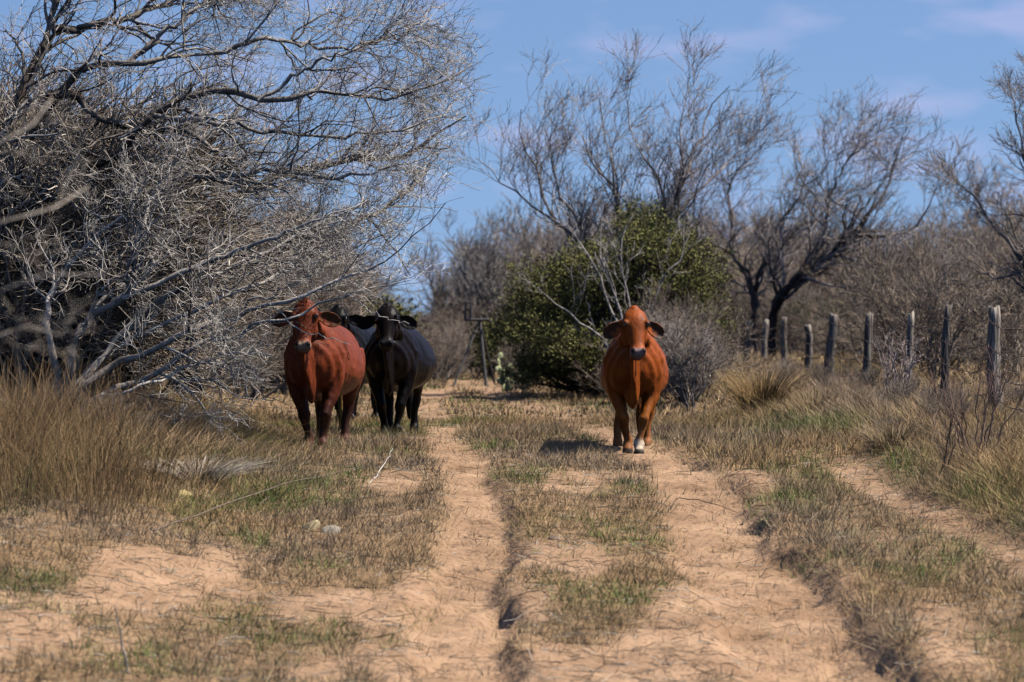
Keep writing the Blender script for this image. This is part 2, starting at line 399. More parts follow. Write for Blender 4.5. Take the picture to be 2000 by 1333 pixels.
Y3 = 48.0
lim3 = [[root_at(372, Y3)] + L3(p, Y3, Y3 + dy) for p, dy in (
    ([(350, 700), (400, 560), (432, 440), (528, 355), (624, 326), (720, 317), (792, 298), (900, 235)], -.5),
    ([(330, 690), (310, 560), (330, 420), (400, 300), (470, 200)], .8),
    ([(390, 690), (440, 570), (520, 500), (640, 460), (760, 400), (850, 330)], .3),
    ([(360, 700), (290, 640), (210, 540), (180, 420), (200, 280)], .6))]
make_tree('mesquite_tree', 'dense grey bare mesquite behind the leaning one, left of the cows', lim3,
          [[.10, .07, .05, .03, .012]] * 4, 37, [(20, 1.05, .4, .95, .25, .18), (8, .55, .4, 1.0, .3, .15), (6, .28, .4, 1.05, .32, .1)], trop=(.6, 0, .4), K0=20, wig=.03, cpale=(.63, .56, .48), rmin=.0032, clear=cattle_gap)

Y4 = 15.5
rb = root_at(-420, Y4)
lim4 = [[rb, P(-400, 900, Y4), P(-330, 700, Y4)] + L3(p, Y4, Y4 + dy, wob=.1) for p, dy in (
    ([(-220, 560), (-110, 500), (-10, 440), (90, 420), (170, 370)], .5),
    ([(-240, 600), (-120, 560), (0, 570), (90, 530), (200, 545)], -.3),
    ([(-230, 460), (-120, 380), (-40, 290), (50, 260), (110, 190)], .4),
    ([(-250, 660), (-140, 640), (-30, 670), (60, 630), (120, 650)], .2))]
make_tree('mesquite_tree', 'blurred bare twigs reaching in from the left edge, nearest to the viewer', lim4,
          [[.05, .03, .016, .009, .005, .003]] * 4, 41, [(12, .34, .3, 1.0, .25, .12), (5, .2, .3, 1.0, .3, .1), (3, .1, .4, 1.0, .3, .1)], trop=(.9, 0, .2), K0=16, wig=.012, cpale=(.55, .48, .40), cdark=(.16, .12, .09), rmin=.0011)

# ------------------------------------------------------------------ trees on the right
Y6 = 64.0
r6 = root_at(1215, Y6)
lim6 = [[r6, P(1215 + dx, 600, Y6)] + L3([(x, 600 - (600 - y) * .86) for x, y in p], Y6, Y6 + dy) for p, dx, dy in (
    ([(1131, 449), (1094, 412), (1062, 360), (1046, 287), (1017, 214), (1013, 149)], -50, .5),
    ([(1139, 437), (1114, 376), (1090, 320), (1075, 250), (1070, 200)], -40, -.4),
    ([(1203, 400), (1208, 344), (1195, 271), (1187, 202), (1171, 125)], -8, .3),
    ([(1200, 330), (1163, 287), (1139, 222), (1122, 181)], -10, -.6),
    ([(1305, 376), (1280, 303), (1252, 246), (1232, 173), (1232, 84)], 40, .2),
    ([(1321, 384), (1333, 287), (1329, 214), (1340, 105)], 50, -.3),
    ([(1310, 400), (1333, 295), (1361, 230), (1378, 185), (1406, 121), (1420, 100)], 45, .7),
    ([(1122, 445), (1074, 400), (1021, 351), (973, 311), (930, 262)], -60, -.2),
    ([(1280, 440), (1340, 360), (1400, 300), (1450, 230), (1480, 190)], 40, .9))]
make_tree('mesquite_tree', 'tall bare mesquite with upswept branches rising behind the green bush', lim6,
          [[.07, .05, .034, .024, .015, .006]] * 9, 53, [(14, 1.0, .35, .8, .18, .24), (7, .6, .4, .9, .2, .22), (4, .34, .4, 1.0, .24, .22)], trop=(.38, 0, .95), K0=16, wig=.03, cdark=(.07, .055, .05), cpale=(.50, .42, .38), rmin=.0042)

Y7 = 82.0
r7 = root_at(1478, Y7)
lim7 = [[r7] + L3([(x + (x - 1478) * .12, 600 - (600 - y) * .88) for x, y in p], Y7, Y7 + dy) for p, dy in (
    ([(1474, 586), (1461, 529), (1437, 477), (1429, 424), (1433, 327), (1466, 270), (1500, 210)], .4),
    ([(1476, 580), (1474, 537), (1506, 473), (1522, 408), (1551, 359), (1599, 290), (1645, 245)], -.4),
    ([(1472, 590), (1457, 517), (1393, 464), (1352, 400), (1340, 330)], .6),
    ([(1476, 570), (1500, 490), (1560, 420), (1620, 360), (1690, 300)], .8))]
make_tree('mesquite_tree', 'bare forked mesquite with dark twin stems behind the farthest fence posts', lim7,
          [[.06, .052, .043, .034, .025, .015, .006]] * 4, 61, [(20, 1.3, .4, .95, .25, .2), (7, .75, .4, 1.0, .22, .2), (4, .4, .4, 1.0, .26, .2)], trop=(.45, 0, .85), K0=18, wig=.045, cdark=(.05, .04, .038), cpale=(.50, .42, .38), rmin=.005)
Y8 = 77.0
r8 = root_at(1500, Y8)
lim8 = [[r8] + L3(p, Y8, Y8 + dy) for p, dy in (
    ([(1518, 598), (1551, 550), (1599, 509), (1632, 485), (1664, 448), (1700, 424), (1721, 375), (1745, 320), (1765, 270)], .4),
    ([(1520, 596), (1553, 549), (1600, 508), (1634, 484), (1664, 464), (1704, 460), (1765, 452), (1810, 412), (1830, 370)], -.3))]
lim8 += [L3(p, Y8, Y8 + dy) for p, dy in (([(1599, 509), (1616, 436), (1619, 383), (1652, 320), (1680, 260)], .5), ([(1599, 509), (1664, 509), (1700, 541), (1740, 580)], -.6))]
make_tree('mesquite_tree', 'bare mesquite with a thick dark trunk leaning right above the middle fence posts', lim8,
          [[.095, .085, .07, .052, .036, .022, .008]] * 2 + [[.035, .025, .01]] * 2, 67, [(21, 1.3, .4, .95, .25, .2), (7, .75, .4, 1.0, .22, .2), (4, .4, .4, 1.0, .26, .2)], trop=(.5, 0, .8), K0=20, wig=.04, cdark=(.04, .033, .03), cpale=(.50, .42, .38), rmin=.005)
Y9 = 58.0
r9 = root_at(2100, Y9)
lim9 = [[r9, P(2080, 620, Y9)] + L3(p, Y9, Y9 + dy) for p, dy in (
    ([(2040, 560), (2000, 510), (1950, 450), (1910, 400), (1862, 350)], -.3),
    ([(2060, 500), (2020, 400), (1995, 280), (1968, 160)], .3),
    ([(2050, 560), (1990, 540), (1940, 545), (1890, 520)], .5),
    ([(2080, 480), (2070, 350), (2040, 220), (2020, 120)], .2))]
make_tree('mesquite_tree', 'bare pale mesquite cut off by the right edge of the picture', lim9,
          [[.10, .08, .05, .03, .015, .006]] * 4, 71, [(14, .8, .35, .85, .2, .3), (7, .42, .4, .9, .22, .3), (5, .22, .4, .9, .25, .25)], trop=(-.5, 0, .7), K0=16, wig=.03, cpale=(.38, .33, .31), rmin=.0038)

def auto_limbs(px, Y, toppy, spread, n, seed, lean=0):
    rng = R(seed); b0 = root_at(px, Y); H = P(px, toppy, Y)[2] - b0[2]; out = []
    for k in range(n):
        a = 2 * math.pi * k / n + rng.rand(); s = spread * (.35 + .65 * rng.rand()); h = H * (.7 + .3 * rng.rand())
        d = np.array([math.cos(a) * s + lean, math.sin(a) * s * .7, 0])
        out.append([b0, b0 + d * .15 + UPV * h * .22, b0 + d * .5 + UPV * h * .55, b0 + d * .85 + UPV * h * .85, b0 + d + UPV * h])
    return out
far = [(905, 98, 500, 1.6, 7, 'grey bare tree beyond the metal stand, left of the track end', .2),
       (985, 92, 455, 1.9, 8, 'pale grey bare tree rising just left of the green bush', .2),
       (1880, 96, 500, 2.2, 7, 'distant bare tree behind the rightmost fence posts', .5),
       (1790, 104, 470, 2.2, 7, 'distant bare tree right of the dark leaning trunk', .5)]
for k, (px, Y, top, sp, n, lab, lean) in enumerate(far):
    make_tree('bare_tree', lab, auto_limbs(px, Y, top, sp, n, 300 + k, lean), [[.09, .06, .04, .012]] * n, 310 + k,
              [(12, 1.0, .4, .9, .2, .3), (7, .55, .4, .95, .22, .25), (4, .3, .4, .9, .25, .2)], trop=(.25, 0, .9), K0=10, wig=.05, cdark=(.10, .085, .075), cpale=(.34, .30, .28), rmin=.006)

# ------------------------------------------------------------------ leafy green bushes
def leafy(name, label, px, Y, blobs, nleaf, seed, size=.024, cols=((.035, .042, .010), (.24, .23, .058)), cat='bush'):
    rng = R(seed); base = root_at(px, Y); root = thing(name, label, cat, base)
    w = np.array([b[3] * b[4] * b[5] for b in blobs]) ** .75; w /= w.sum()
    ctr = np.array([b[:3] for b in blobs]); rad = np.array([b[3:6] for b in blobs])
    # sprays: clusters of leaves along short shoots near the outside of each lobe
    ns = nleaf // 14
    bi = rng.choice(len(blobs), ns, p=w); d = nrm(rng.randn(ns, 3)); d[:, 2] = np.where(d[:, 2] < -.3, -d[:, 2], d[:, 2])
    rr = (.3 + .95 * rng.rand(ns) ** .7)[:, None]
    sp = ctr[bi] + d * rad[bi] * rr
    sd = nrm(d + rng.randn(ns, 3) * .5 + np.array([.1, 0, .5]))
    keep = sp[:, 2] > base[2] + .05; sp, sd = sp[keep], sd[keep]; ns = len(sp)
    shoot = np.stack([sp - sd * .12, sp + sd * .06, sp + sd * .2 + rng.randn(ns, 3) * .02], 1)
    A, B = Acc(), Acc()
    v, q = tubes(shoot - base, np.tile([.004, .003, .002], (ns, 1)), 3); A.add(v, q, (.09, .07, .045))
    stems = np.stack([np.linspace(0, 1, 5)[:, None] * (ctr[k % len(blobs)] - base) + rng.randn(5, 3) * .06 * np.linspace(0, 1, 5)[:, None] for k in range(2 * len(blobs))])
    v, q = tubes(stems, np.tile([.05, .04, .03, .02, .012], (len(stems), 1)), 5); A.add(v, q, (.07, .055, .04))
    n = 14; t = rng.rand(ns, n, 1)
    c = sp[:, None] + sd[:, None] * (t * .32 - .10) + rng.randn(ns, n, 3) * .04
    c = c.reshape(-1, 3); ld = nrm(np.repeat(sd, n, 0) * .8 + rng.randn(len(c), 3) * .8); si = nrm(np.cross(ld, rng.randn(len(c), 3)))
    s = (size * (.6 + .8 * rng.rand(len(c))))[:, None]
    lv = np.stack([c - ld * s, c + si * s * .38, c + ld * s, c - si * s * .38], 1) - base
    u = np.repeat(rng.rand(ns, 1), n, 0) * .7 + .3 * rng.rand(len(c), 1)
    cc = np.asarray(cols[0]) * (1 - u) + np.asarray(cols[1]) * u
    B.add(lv, np.arange(len(c) * 4).reshape(-1, 4), np.repeat(cc, 4, 0))
    link('trunk', A.mesh('trunk', M_bark), root); link('crown', B.mesh('crown', M_leaf, False), root)
    return root
def blob(px, py, Y, rxp, rzp, ry):
    c = P(px, py, Y); k = Y / FPX; return (*c, rxp * k, ry, rzp * k)
rb_ = R(88); bb = []
for k in range(74):
    u = rb_.rand(); px = 1045 + 335 * u; top = np.interp(px, [1030, 1070, 1130, 1200, 1260, 1320, 1360, 1385], [570, 510, 490, 450, 395, 430, 460, 500]) + 30 * rb_.rand()
    py = top + 25 + (730 - top) * rb_.rand() ** 1.25; sz = 26 + 34 * rb_.rand(); bb.append(blob(px, py, 62 + rb_.randn() * .6, sz * 1.15, sz * .85, .35 + .3 * rb_.rand()))
leafy('evergreen_bush', 'large dark green leafy bush on the right of the track, behind the orange-brown cow', 1200, 62, bb, 104000, 81)
leafy('evergreen_bush', 'small olive bush at the far end of the track, below the metal stand', 955, 78, [blob(960, 690, 78, 32, 45, .5), blob(940, 705, 77.5, 24, 30, .4), blob(985, 670, 78.3, 22, 36, .4)], 5200, 82, .045, ((.03, .036, .01), (.13, .12, .035)))
leafy('evergreen_bush', 'yellowish green bush half hidden behind the black cow', 770, 74, [blob(770, 650, 74, 40, 50, .6), blob(745, 630, 74.5, 35, 36, .5), blob(730, 690, 74, 60, 45, .6)], 4200, 83, .04, ((.06, .06, .016), (.20, .18, .05)))
leafy('evergreen_bush', 'low green bush behind the fence, between the fourth and seventh posts from the left', 1660, 84, [blob(1620, 640, 84, 40, 35, .6), blob(1690, 650, 84, 55, 30, .6), blob(1560, 640, 85, 30, 30, .5)], 4200, 84, .04, ((.03, .04, .012), (.10, .11, .03)))

# bare whitish stems standing in front of the bush
r10 = root_at(1235, 59.5)
lim10 = [[r10] + L3(p, 59.5, 59.5 + dy, wob=.1) for p, dy in (
    ([(1215, 640), (1180, 570), (1150, 500), (1130, 470), (1090, 430)], .2), ([(1220, 640), (1195, 560), (1175, 500), (1170, 460), (1180, 400)], -.2), ([(1240, 650), (1225, 570), (1210, 500), (1225, 440)], .1),
    ([(1255, 640), (1290, 560), (1330, 500), (1350, 450)], .2), ([(1200, 700), (1150, 640), (1090, 600), (1050, 560)], -.3))]
make_tree('bare_sapling', 'slender whitish bare stems in front of the green bush, above the orange-brown cow', lim10, [[.022, .018, .012, .005]] * 5, 85,
          [(6, .7, .4, .9, .2, .25), (4, .35, .4, .9, .22, .25), (2, .18, .4, .9, .25, .2)], trop=(.1, 0, .9), K0=12, wig=.02, cdark=(.22, .19, .17), cpale=(.5, .45, .41), rmin=.0035, cat='sapling')

# ------------------------------------------------------------------ scrub
def scrub_proto(seed, nst=9, lv=((7, .5), (4, .28)), c0=(.13, .105, .08), c1=(.36, .30, .25), trop=(.25, 0, .7), rm=.0028):
    rng = R(seed); st = []
    for k in range(nst):
        a = rng.rand() * 6.28; s = .1 + .5 * rng.rand(); h = .6 + .4 * rng.rand(); d = np.array([math.cos(a) * s, math.sin(a) * s, 0])
        st.append([np.zeros(3) + d * .1, d * .4 + UPV * h * .4, d * .8 + UPV * h * .75, d + UPV * h])
    p = np.stack([resample(s, 6, .025, rng) for s in st]); r = np.tile(np.linspace(.014, .004, 6), (nst, 1))
    A = Acc(); v, q = tubes(p, r, 3); A.add(v, q, crown_cols(p, 3, rng, c0, c1))
    for k, (n, L) in enumerate(lv):
        p, r = grow(p, r, n, L, rng, K=4 if k == 0 else 3, ang=(.35, 1.0), jit=.25, trop=trop, tw=.25, rmin=rm, ratio=.6)
        v, q = tubes(p, r, 3); A.add(v, q, crown_cols(p, 3, rng, c0, c1))
    return bpy.data.objects.new('shrub_shape', A.mesh('shrub_shape', M_twig))
PROT = [scrub_proto(100 + k, 8 + k % 4, ((8, .5), (6, .28), (2, .14)), np.array((.09, .064, .046)) * f, np.array((.40, .31, .24)) * f) for k, f in enumerate((1., .8, 1.2, .95, 1.1, .85))]
def scatter(name, pts, heights, seed, widen=1.0, PROT=PROT, spin=6.28, **props):
    """one object: a point per shrub, bare shrubs instanced on the points"""
    rng = R(seed); n = len(pts)
    me = bpy.data.meshes.new(name); me.vertices.add(n)
    me.vertices.foreach_set('co', np.array([(x, y, GZ(x, y) - .03) for x, y in pts], np.float32).ravel())
    h = np.array(heights) * (.85 + .3 * rng.rand(n)); w = h * widen * (.8 + .5 * rng.rand(n))
    a = me.attributes.new('size', 'FLOAT_VECTOR', 'POINT'); a.data.foreach_set('vector', np.stack([w, w * .85, h], 1).astype(np.float32).ravel())
    a = me.attributes.new('turn', 'FLOAT_VECTOR', 'POINT'); a.data.foreach_set('vector', np.stack([rng.randn(n) * .12, rng.randn(n) * .12, (rng.rand(n) - .5) * spin], 1).astype(np.float32).ravel())
    a = me.attributes.new('pick', 'INT', 'POINT'); a.data.foreach_set('value', rng.randint(0, len(PROT), n).astype(np.int32))
    o = link(name, me, **props)
    g = bpy.data.node_groups.new(name, 'GeometryNodeTree'); g.interface.new_socket('Geometry', in_out='INPUT', socket_type='NodeSocketGeometry'); g.interface.new_socket('Geometry', in_out='OUTPUT', socket_type='NodeSocketGeometry')
    gi, go, join = g.nodes.new('NodeGroupInput'), g.nodes.new('NodeGroupOutput'), g.nodes.new('GeometryNodeJoinGeometry')
    def attr(nm, ty):
        nn = g.nodes.new('GeometryNodeInputNamedAttribute'); nn.data_type = ty; nn.inputs[0].default_value = nm; return [q for q in nn.outputs if q.enabled][0]
    si, tu, pk = attr('size', 'FLOAT_VECTOR'), attr('turn', 'FLOAT_VECTOR'), attr('pick', 'INT')
    for k, po in enumerate(PROT):
        oi = g.nodes.new('GeometryNodeObjectInfo'); oi.inputs['Object'].default_value = po; oi.inputs['As Instance'].default_value = True
        ip = g.nodes.new('GeometryNodeInstanceOnPoints'); cmp_ = g.nodes.new('FunctionNodeCompare'); cmp_.data_type = 'INT'; cmp_.operation = 'EQUAL'
        ins = [q for q in cmp_.inputs if q.enabled]; g.links.new(pk, ins[0]); ins[1].default_value = k
        g.links.new(gi.outputs[0], ip.inputs['Points']); g.links.new(oi.outputs['Geometry'], ip.inputs['Instance']); g.links.new(cmp_.outputs[0], ip.inputs['Selection'])
        g.links.new(tu, ip.inputs['Rotation']); g.links.new(si, ip.inputs['Scale']); g.links.new(ip.outputs[0], join.inputs[0])
    g.links.new(join.outputs[0], go.inputs[0])
    m = o.modifiers.new('scatter', 'NODES'); m.node_group = g
    return o
TOPX = [-200, 0, 600, 670, 720, 860, 890, 930, 1000, 1100, 1400, 1500, 1700, 1800, 1900, 2000, 2300]
TOPY = [450, 450, 500, 580, 632, 632, 600, 555, 525, 490, 490, 505, 510, 500, 480, 460, 440]
rng = R(7); pts, hs = [], []
for k in range(130):
    px = -250 + 2500 * rng.rand(); Y = 130 + 90 * rng.rand(); pts.append(((px - 1000) / FPX * Y, Y)); hs.append((.9 if 690 < px < 900 else 2.2) + .6 * rng.rand())
for k in range(150):
    px = -150 + 2300 * (k + rng.rand()) / 150; Y = 88 + 46 * rng.rand()
    top = np.interp(px, TOPX, TOPY) - 25 + 120 * rng.rand() ** 1.5 * (1 if px > 900 else .5)
    x = (px - 1000) / FPX * Y; h = max(.7, P(px, top, Y)[2] - GZ(x, Y)); pts.append((x, Y)); hs.append(h)
scatter('far_brush', pts, hs, 8, 1.15, kind='stuff', label='grey-brown thicket of bare brush along the horizon', category='brush')
pts, hs = [], []
def put(n, px0, px1, Y0, Y1, h0, h1):
    for _ in range(n):
        Y = Y0 + (Y1 - Y0) * rng.rand(); px = px0 + (px1 - px0) * rng.rand(); x = (px - 1000) / FPX * Y
        if track_mask(np.array([x]), np.array([Y]))[0] > .2: continue
        pts.append((x, Y)); hs.append(h0 + (h1 - h0) * rng.rand())
put(30, -100, 300, 43, 52, .9, 2.0); put(22, 250, 560, 56, 72, .8, 1.6); put(12, 560, 720, 64, 78, .5, .9); put(18, 1290, 1375, 53, 64, .7, 1.2); put(3, 1180, 1240, 57, 59, .4, .7)
for _ in range(46):                                         # behind and along the fence line
    Y = 42 + 46 * rng.rand(); x = (930 - 1000) / FPX * Y + 5.05 + 1.5 + 4.0 * rng.rand(); pts.append((x, Y)); hs.append(.7 + 1.0 * rng.rand())
put(10, 840, 930, 72, 82, .4, .9); put(5, 960, 1030, 62, 65, .25, .45); put(14, 800, 1000, 74, 82, .4, .8)
for _ in range(46):                                         # low dead weeds in front of the wire and on the left bank
    Y = 36.5 + 28 * rng.rand(); x = (930 - 1000) / FPX * Y + 5.05 - 1.5 + 2.0 * rng.rand(); pts.append((x, Y)); hs.append(.15 + .2 * rng.rand())
put(26, 60, 500, 36.5, 43, .15, .32); put(5, -60, 200, 37, 37.9, .3, .5)
PP = [scrub_proto(130 + k, 9, ((9, .65), (6, .38), (3, .2)), np.array((.085, .06, .042)) * f, np.array((.48, .39, .30)) * f, (.75, 0, .35), .0022) for k, f in enumerate((1., .85, .95, 1.1))]
lp, lh = [], []
for k in range(46):
    Y = 41 + 12 * rng.rand(); px = -160 + (330 if Y < 48 else 400) * rng.rand(); lp.append(((px - 1000) / FPX * Y, Y)); lh.append(1.3 + 1.3 * rng.rand())
scatter('left_thicket', lp, lh, 10, .95, PP, 1.0, kind='stuff', label='dense thicket of fine pale grey twigs filling the left side', category='brush')
scatter('roadside_brush', pts, hs, 9, 1.2, kind='stuff', label='tangle of bare grey brush behind the fence and beside the track', category='brush')

# ------------------------------------------------------------------ grass
TAN, GREY, RUST, GREEN = np.array((.47, .31, .145)), np.array((.40, .295, .185)), np.array((.25, .125, .05)), np.array((.115, .165, .032))
def verge_h(X, Y):
    """height of the grass, by place"""
    c = .5 * (rx(RL, Y) + rx(RR, Y)); a = X - c
    right = sstep(2.0, 3.6, a - .25 * (fbm(X, Y, .7, 71) - .5)); left = sstep(-2.1, -3.3, a + .12 * (Y - 38) + .9 * (fbm(X, Y, .8, 76) - .5)) * sstep(29.5, 36, Y + 4 * (fbm(X, Y, .9, 77) - .5))
    h = .075 + .05 * fbm(X, Y, 1.2, 72) + right * .12 * (.4 + fbm(X, Y, .9, 73)) + left * .15 * (.25 + 1.3 * fbm(X, Y, 1.3, 74) ** 1.5)
    h = h + .07 * sstep(.8, 1.5, a) * sstep(2.6, 1.7, a) * fbm(X, Y, 1.1, 75)
    return h
def blades(P0, H, W, lean, col, rng, segs=2):
    """P0 (n,3), H (n,), W (n,), lean (n,3) horizontal offset at the tip"""
    n = len(P0); a = rng.rand(n) * 6.28; s = np.stack([np.cos(a), np.sin(a) * .5, np.zeros(n)], 1) * W[:, None]
    tip = P0 + lean + UPV * H[:, None]
    if segs == 1:
        v = np.stack([P0 - s, P0 + s, tip], 1).reshape(-1, 3); return v, [np.arange(3 * n).reshape(-1, 3)], np.repeat(col, 3, 0)
    mid = P0 + lean * .32 + UPV * (H * .58)[:, None]
    v = np.stack([P0 - s, P0 + s, mid + s * .75, mid - s * .75, tip], 1).reshape(-1, 3)
    b_ = np.arange(n)[:, None] * 5
    return v, [b_ + np.array([0, 1, 2, 3]), b_ + np.array([3, 2, 4])], np.repeat(col, 5, 0)
def grass_field(name, n, x0, x1, y0, y1, seed, per, dens, width, segs, hmul=1.0, **props):
    rng = R(seed)
    X = x0 + (x1 - x0) * rng.rand(n); Y = y0 + (y1 - y0) * rng.rand(n)
    m = np.abs(X) < Y * .135 + .6
    X, Y = X[m], Y[m]
    d = dens(X, Y); m = rng.rand(len(X)) < d; X, Y = X[m], Y[m]
    H = verge_h(X, Y) * hmul; g = fbm(X * 1.3, Y * .6, 1.3, 81); g2 = fbm(X, Y, .55, 82)
    k = len(X); Xb = np.repeat(X, per) + rng.randn(k * per) * .035; Yb = np.repeat(Y, per) + rng.randn(k * per) * .035
    Hb = np.repeat(H, per) * (.45 + .85 * rng.rand(k * per))
    out = np.stack([Xb - np.repeat(X, per), Yb - np.repeat(Y, per), np.zeros(k * per)], 1) * 6 + rng.randn(k * per, 3) * (.30 + .45 * sstep(.12, .3, Hb))[:, None]
    out[:, 2] = 0; flat = (rng.rand(k * per) < .5); lean = out * Hb[:, None] * np.where(flat, 3.4, 1.5)[:, None]; lean[:, 0] += .12 * Hb; Hb = np.where(flat, Hb * .4, Hb)
    Z = ground_z(Xb, Yb) - .01
    u = np.repeat(np.clip((g - .52) * 6, 0, 1), per)[:, None] * (Hb < .22)[:, None]; u = u * (rng.rand(len(Xb), 1) < .75)
    w = rng.rand(len(Xb), 1); q = np.repeat(np.clip((g2 - .4) * 4, 0, 1), per)[:, None]
    c = (TAN * (1 - q) + GREY * q) * (1 - .55 * w) + RUST * .55 * w
    c = c * (1 - u) + GREEN * (.7 + .8 * rng.rand(len(Xb), 1)) * u
    c = c * (.45 + .95 * rng.rand(len(Xb), 1))
    W = width * (.6 + .8 * rng.rand(len(Xb))) * np.interp(Hb, [.05, .4], [.8, 1.1])
    v, f, cc = blades(np.stack([Xb, Yb, Z], 1), Hb, W, lean, c, rng, segs)
    return link(name, mesh_np(name, v, f, M_blade, cc, False), **props)
def dens_near(X, Y):
    s = sand_mask(X, Y); h = verge_h(X, Y)
    d = (1 - s) ** 1.3 * (.65 + .35 * sstep(.1, .3, h)) * (.5 + .5 * sstep(.36, .52, fbm(X * 1.3, Y * .6, 1.6, 91)))
    return np.clip(d + .03, 0, 1)
grass_field('verge_grass', 80000, -5, 5.6, 21.5, 36, 201, 7, dens_near, .0032, 1, kind='stuff', label='short dry and green grass scattered over the sand in the foreground', category='grass')
grass_field('pasture_grass', 80000, -6.5, 7, 36, 50, 202, 7, dens_near, .0037, 1, kind='stuff', label='dry tan grass around the cows and along the fence', category='grass')
grass_field('far_grass', 22000, -9, 10, 50, 86, 203, 7, dens_near, .009, 1, 1.1, kind='stuff', label='dry grass at the far end of the track', category='grass')

def litter(name, n, seed, **props):
    rng = R(seed); Y = 22 + 40 * rng.rand(n) ** 1.3; X = (rng.rand(n) - .5) * 2 * (Y * .125 + .4)
    m = rng.rand(n) < np.clip(.25 + .75 * fbm(X, Y, 1.1, 95) - .55 * track_mask(X, Y), .06, 1); X, Y = X[m], Y[m]; n = len(X)
    L = (.03 + .09 * rng.rand(n) ** 2)[:, None]; a = rng.rand(n) * 6.28; d = np.stack([np.cos(a), np.sin(a), .25 * rng.randn(n)], 1) * L
    c = np.stack([X, Y, ground_z(X, Y) + .006], 1); p = np.stack([c - d, c + UPV * .008, c + d], 1); p[:, :, 2] = np.maximum(p[:, :, 2], ground_z(p[:, :, 0], p[:, :, 1]) + .002)
    v, q = tubes(p, np.tile([.0022, .0028, .0014], (n, 1)), 3)
    u = rng.rand(n, 1); col = np.where(u < .45, np.array((.10, .07, .05)), np.where(u < .8, np.array((.30, .22, .14)), np.array((.46, .40, .33))))
    return link(name, mesh_np(name, v, [q], M_blade, np.repeat(col, 9, 0)), **props)
litter('plant_litter', 30000, 205, kind='stuff', label='dead stalks and twig bits strewn over the sand', category='litter')
# tall dry stems on the left bank and weeds along the fence
def weeds(name, spots, seed, nper, hmean, colr, width, spread, lean=.25, **props):
    rng = R(seed); A = Acc()
    for (x, y, sc) in spots:
        n = nper; px_ = x + rng.randn(n) * spread; py_ = y + rng.randn(n) * spread
        h = hmean * sc * (.5 + .7 * rng.rand(n)); base = np.stack([px_, py_, ground_z(px_, py_) - .02], 1)
        d = np.stack([(px_ - x) / spread * .25 + rng.randn(n) * lean, (py_ - y) / spread * .2 + rng.randn(n) * lean, np.zeros(n)], 1) * h[:, None]
        K = 4; tt = np.linspace(0, 1, K)[None, :, None]
        p = base[:, None] + d[:, None] * tt ** 1.7 + UPV * h[:, None, None] * tt + rng.randn(n, K, 3) * .012 * tt
        r = width * (.7 + .6 * rng.rand(n))[:, None] * np.array([1, .8, .65, .35])[None]
        v, q = tubes(p, r, 3); c = np.asarray(colr[0]) + (np.asarray(colr[1]) - np.asarray(colr[0])) * rng.rand(n, 1)
        A.add(v, q, np.repeat(c, K * 3, 0))
    return link(name, A.mesh(name, M_blade), **props)
rng = R(31)
sp = []
for k in range(48):
    Y = 30.5 + 6.8 * rng.rand(); px = -60 + 330 * rng.rand() ** 1.3; sp.append(((px - 1000) / FPX * Y, Y, .8 + .5 * rng.rand()))
weeds('tall_grass', sp, 32, 54, .60, ((.15, .085, .035), (.36, .23, .11)), .0026, .17, .16, kind='stuff', label='tall blurred brown grass stems at the lower left edge', category='grass')
sp = []
for k in range(110):
    Y = 35 + 30 * rng.rand(); x = (930 - 1000) / FPX * Y + 5.05 - .2 + (-.9 + 1.6 * rng.rand()) ; sp.append((x, Y, .6 + .7 * rng.rand()))
for k in range(40):
    Y = 35 + 9 * rng.rand(); px = 130 + 400 * rng.rand(); sp.append(((px - 1000) / FPX * Y, Y, .5 + .4 * rng.rand()))
weeds('fence_weeds', sp, 33, 60, .21, ((.15, .09, .055), (.50, .37, .26)), .0028, .22, .3, kind='stuff', label='dry tan and grey weeds tangled along the fence and the left bank', category='weeds')

# single clumps that stand out
def clump(name, label, cat, px, Y, n, h, cols, w, spread, lean, seed):
    x = (px - 1000) / FPX * Y; z = GZ(x, Y); rng = R(seed); root = thing(name, label, cat, (x, Y, z))
    a = rng.rand(n) * 6.28; r = spread * rng.rand(n) ** .6; b_ = np.stack([np.cos(a) * r * .5, np.sin(a) * r * .5, np.full(n, -.02)], 1)
    hh = h * (.55 + .55 * rng.rand(n)); d = np.stack([np.cos(a) * r * lean, np.sin(a) * r * lean, np.zeros(n)], 1)
    tt = np.linspace(0, 1, 4)[None, :, None]
    p = b_[:, None] + d[:, None] * tt ** 1.6 + UPV * hh[:, None, None] * (tt - .15 * tt ** 3) + rng.randn(n, 4, 3) * .01 * tt
    v, q = tubes(p, w * np.array([1, .8, .6, .3])[None] * np.ones((n, 1)), 3)
    c = np.asarray(cols[0]) + (np.asarray(cols[1]) - np.asarray(cols[0])) * rng.rand(n, 1)
    link('blades', mesh_np('blades', v, [q], M_blade, np.repeat(c, 12, 0)), root); return root
clump('bunchgrass', 'thick rusty tan clump of bunchgrass below the farthest fence posts', 'grass', 1488, 48, 800, .62, ((.22, .13, .05), (.44, .29, .13)), .0034, .42, 1.0, 401)
clump('bunchgrass', 'smaller tan bunchgrass clump right of the rusty one, below the thick grey post', 'grass', 1590, 45, 300, .40, ((.22, .15, .08), (.44, .31, .17)), .0030, .30, .8, 402)
clump('bunchgrass', 'pale straw tuft fallen over at the edge of the left bank', 'grass', 385, 34.4, 330, .26, ((.42, .35, .27), (.56, .48, .39)), .0026, .34, 1.6, 403)
clump('bunchgrass', 'dark brown bunchgrass beside the narrow cow path on the right', 'grass', 1740, 37.6, 420, .30, ((.16, .11, .06), (.40, .29, .16)), .003, .30, .9, 404)

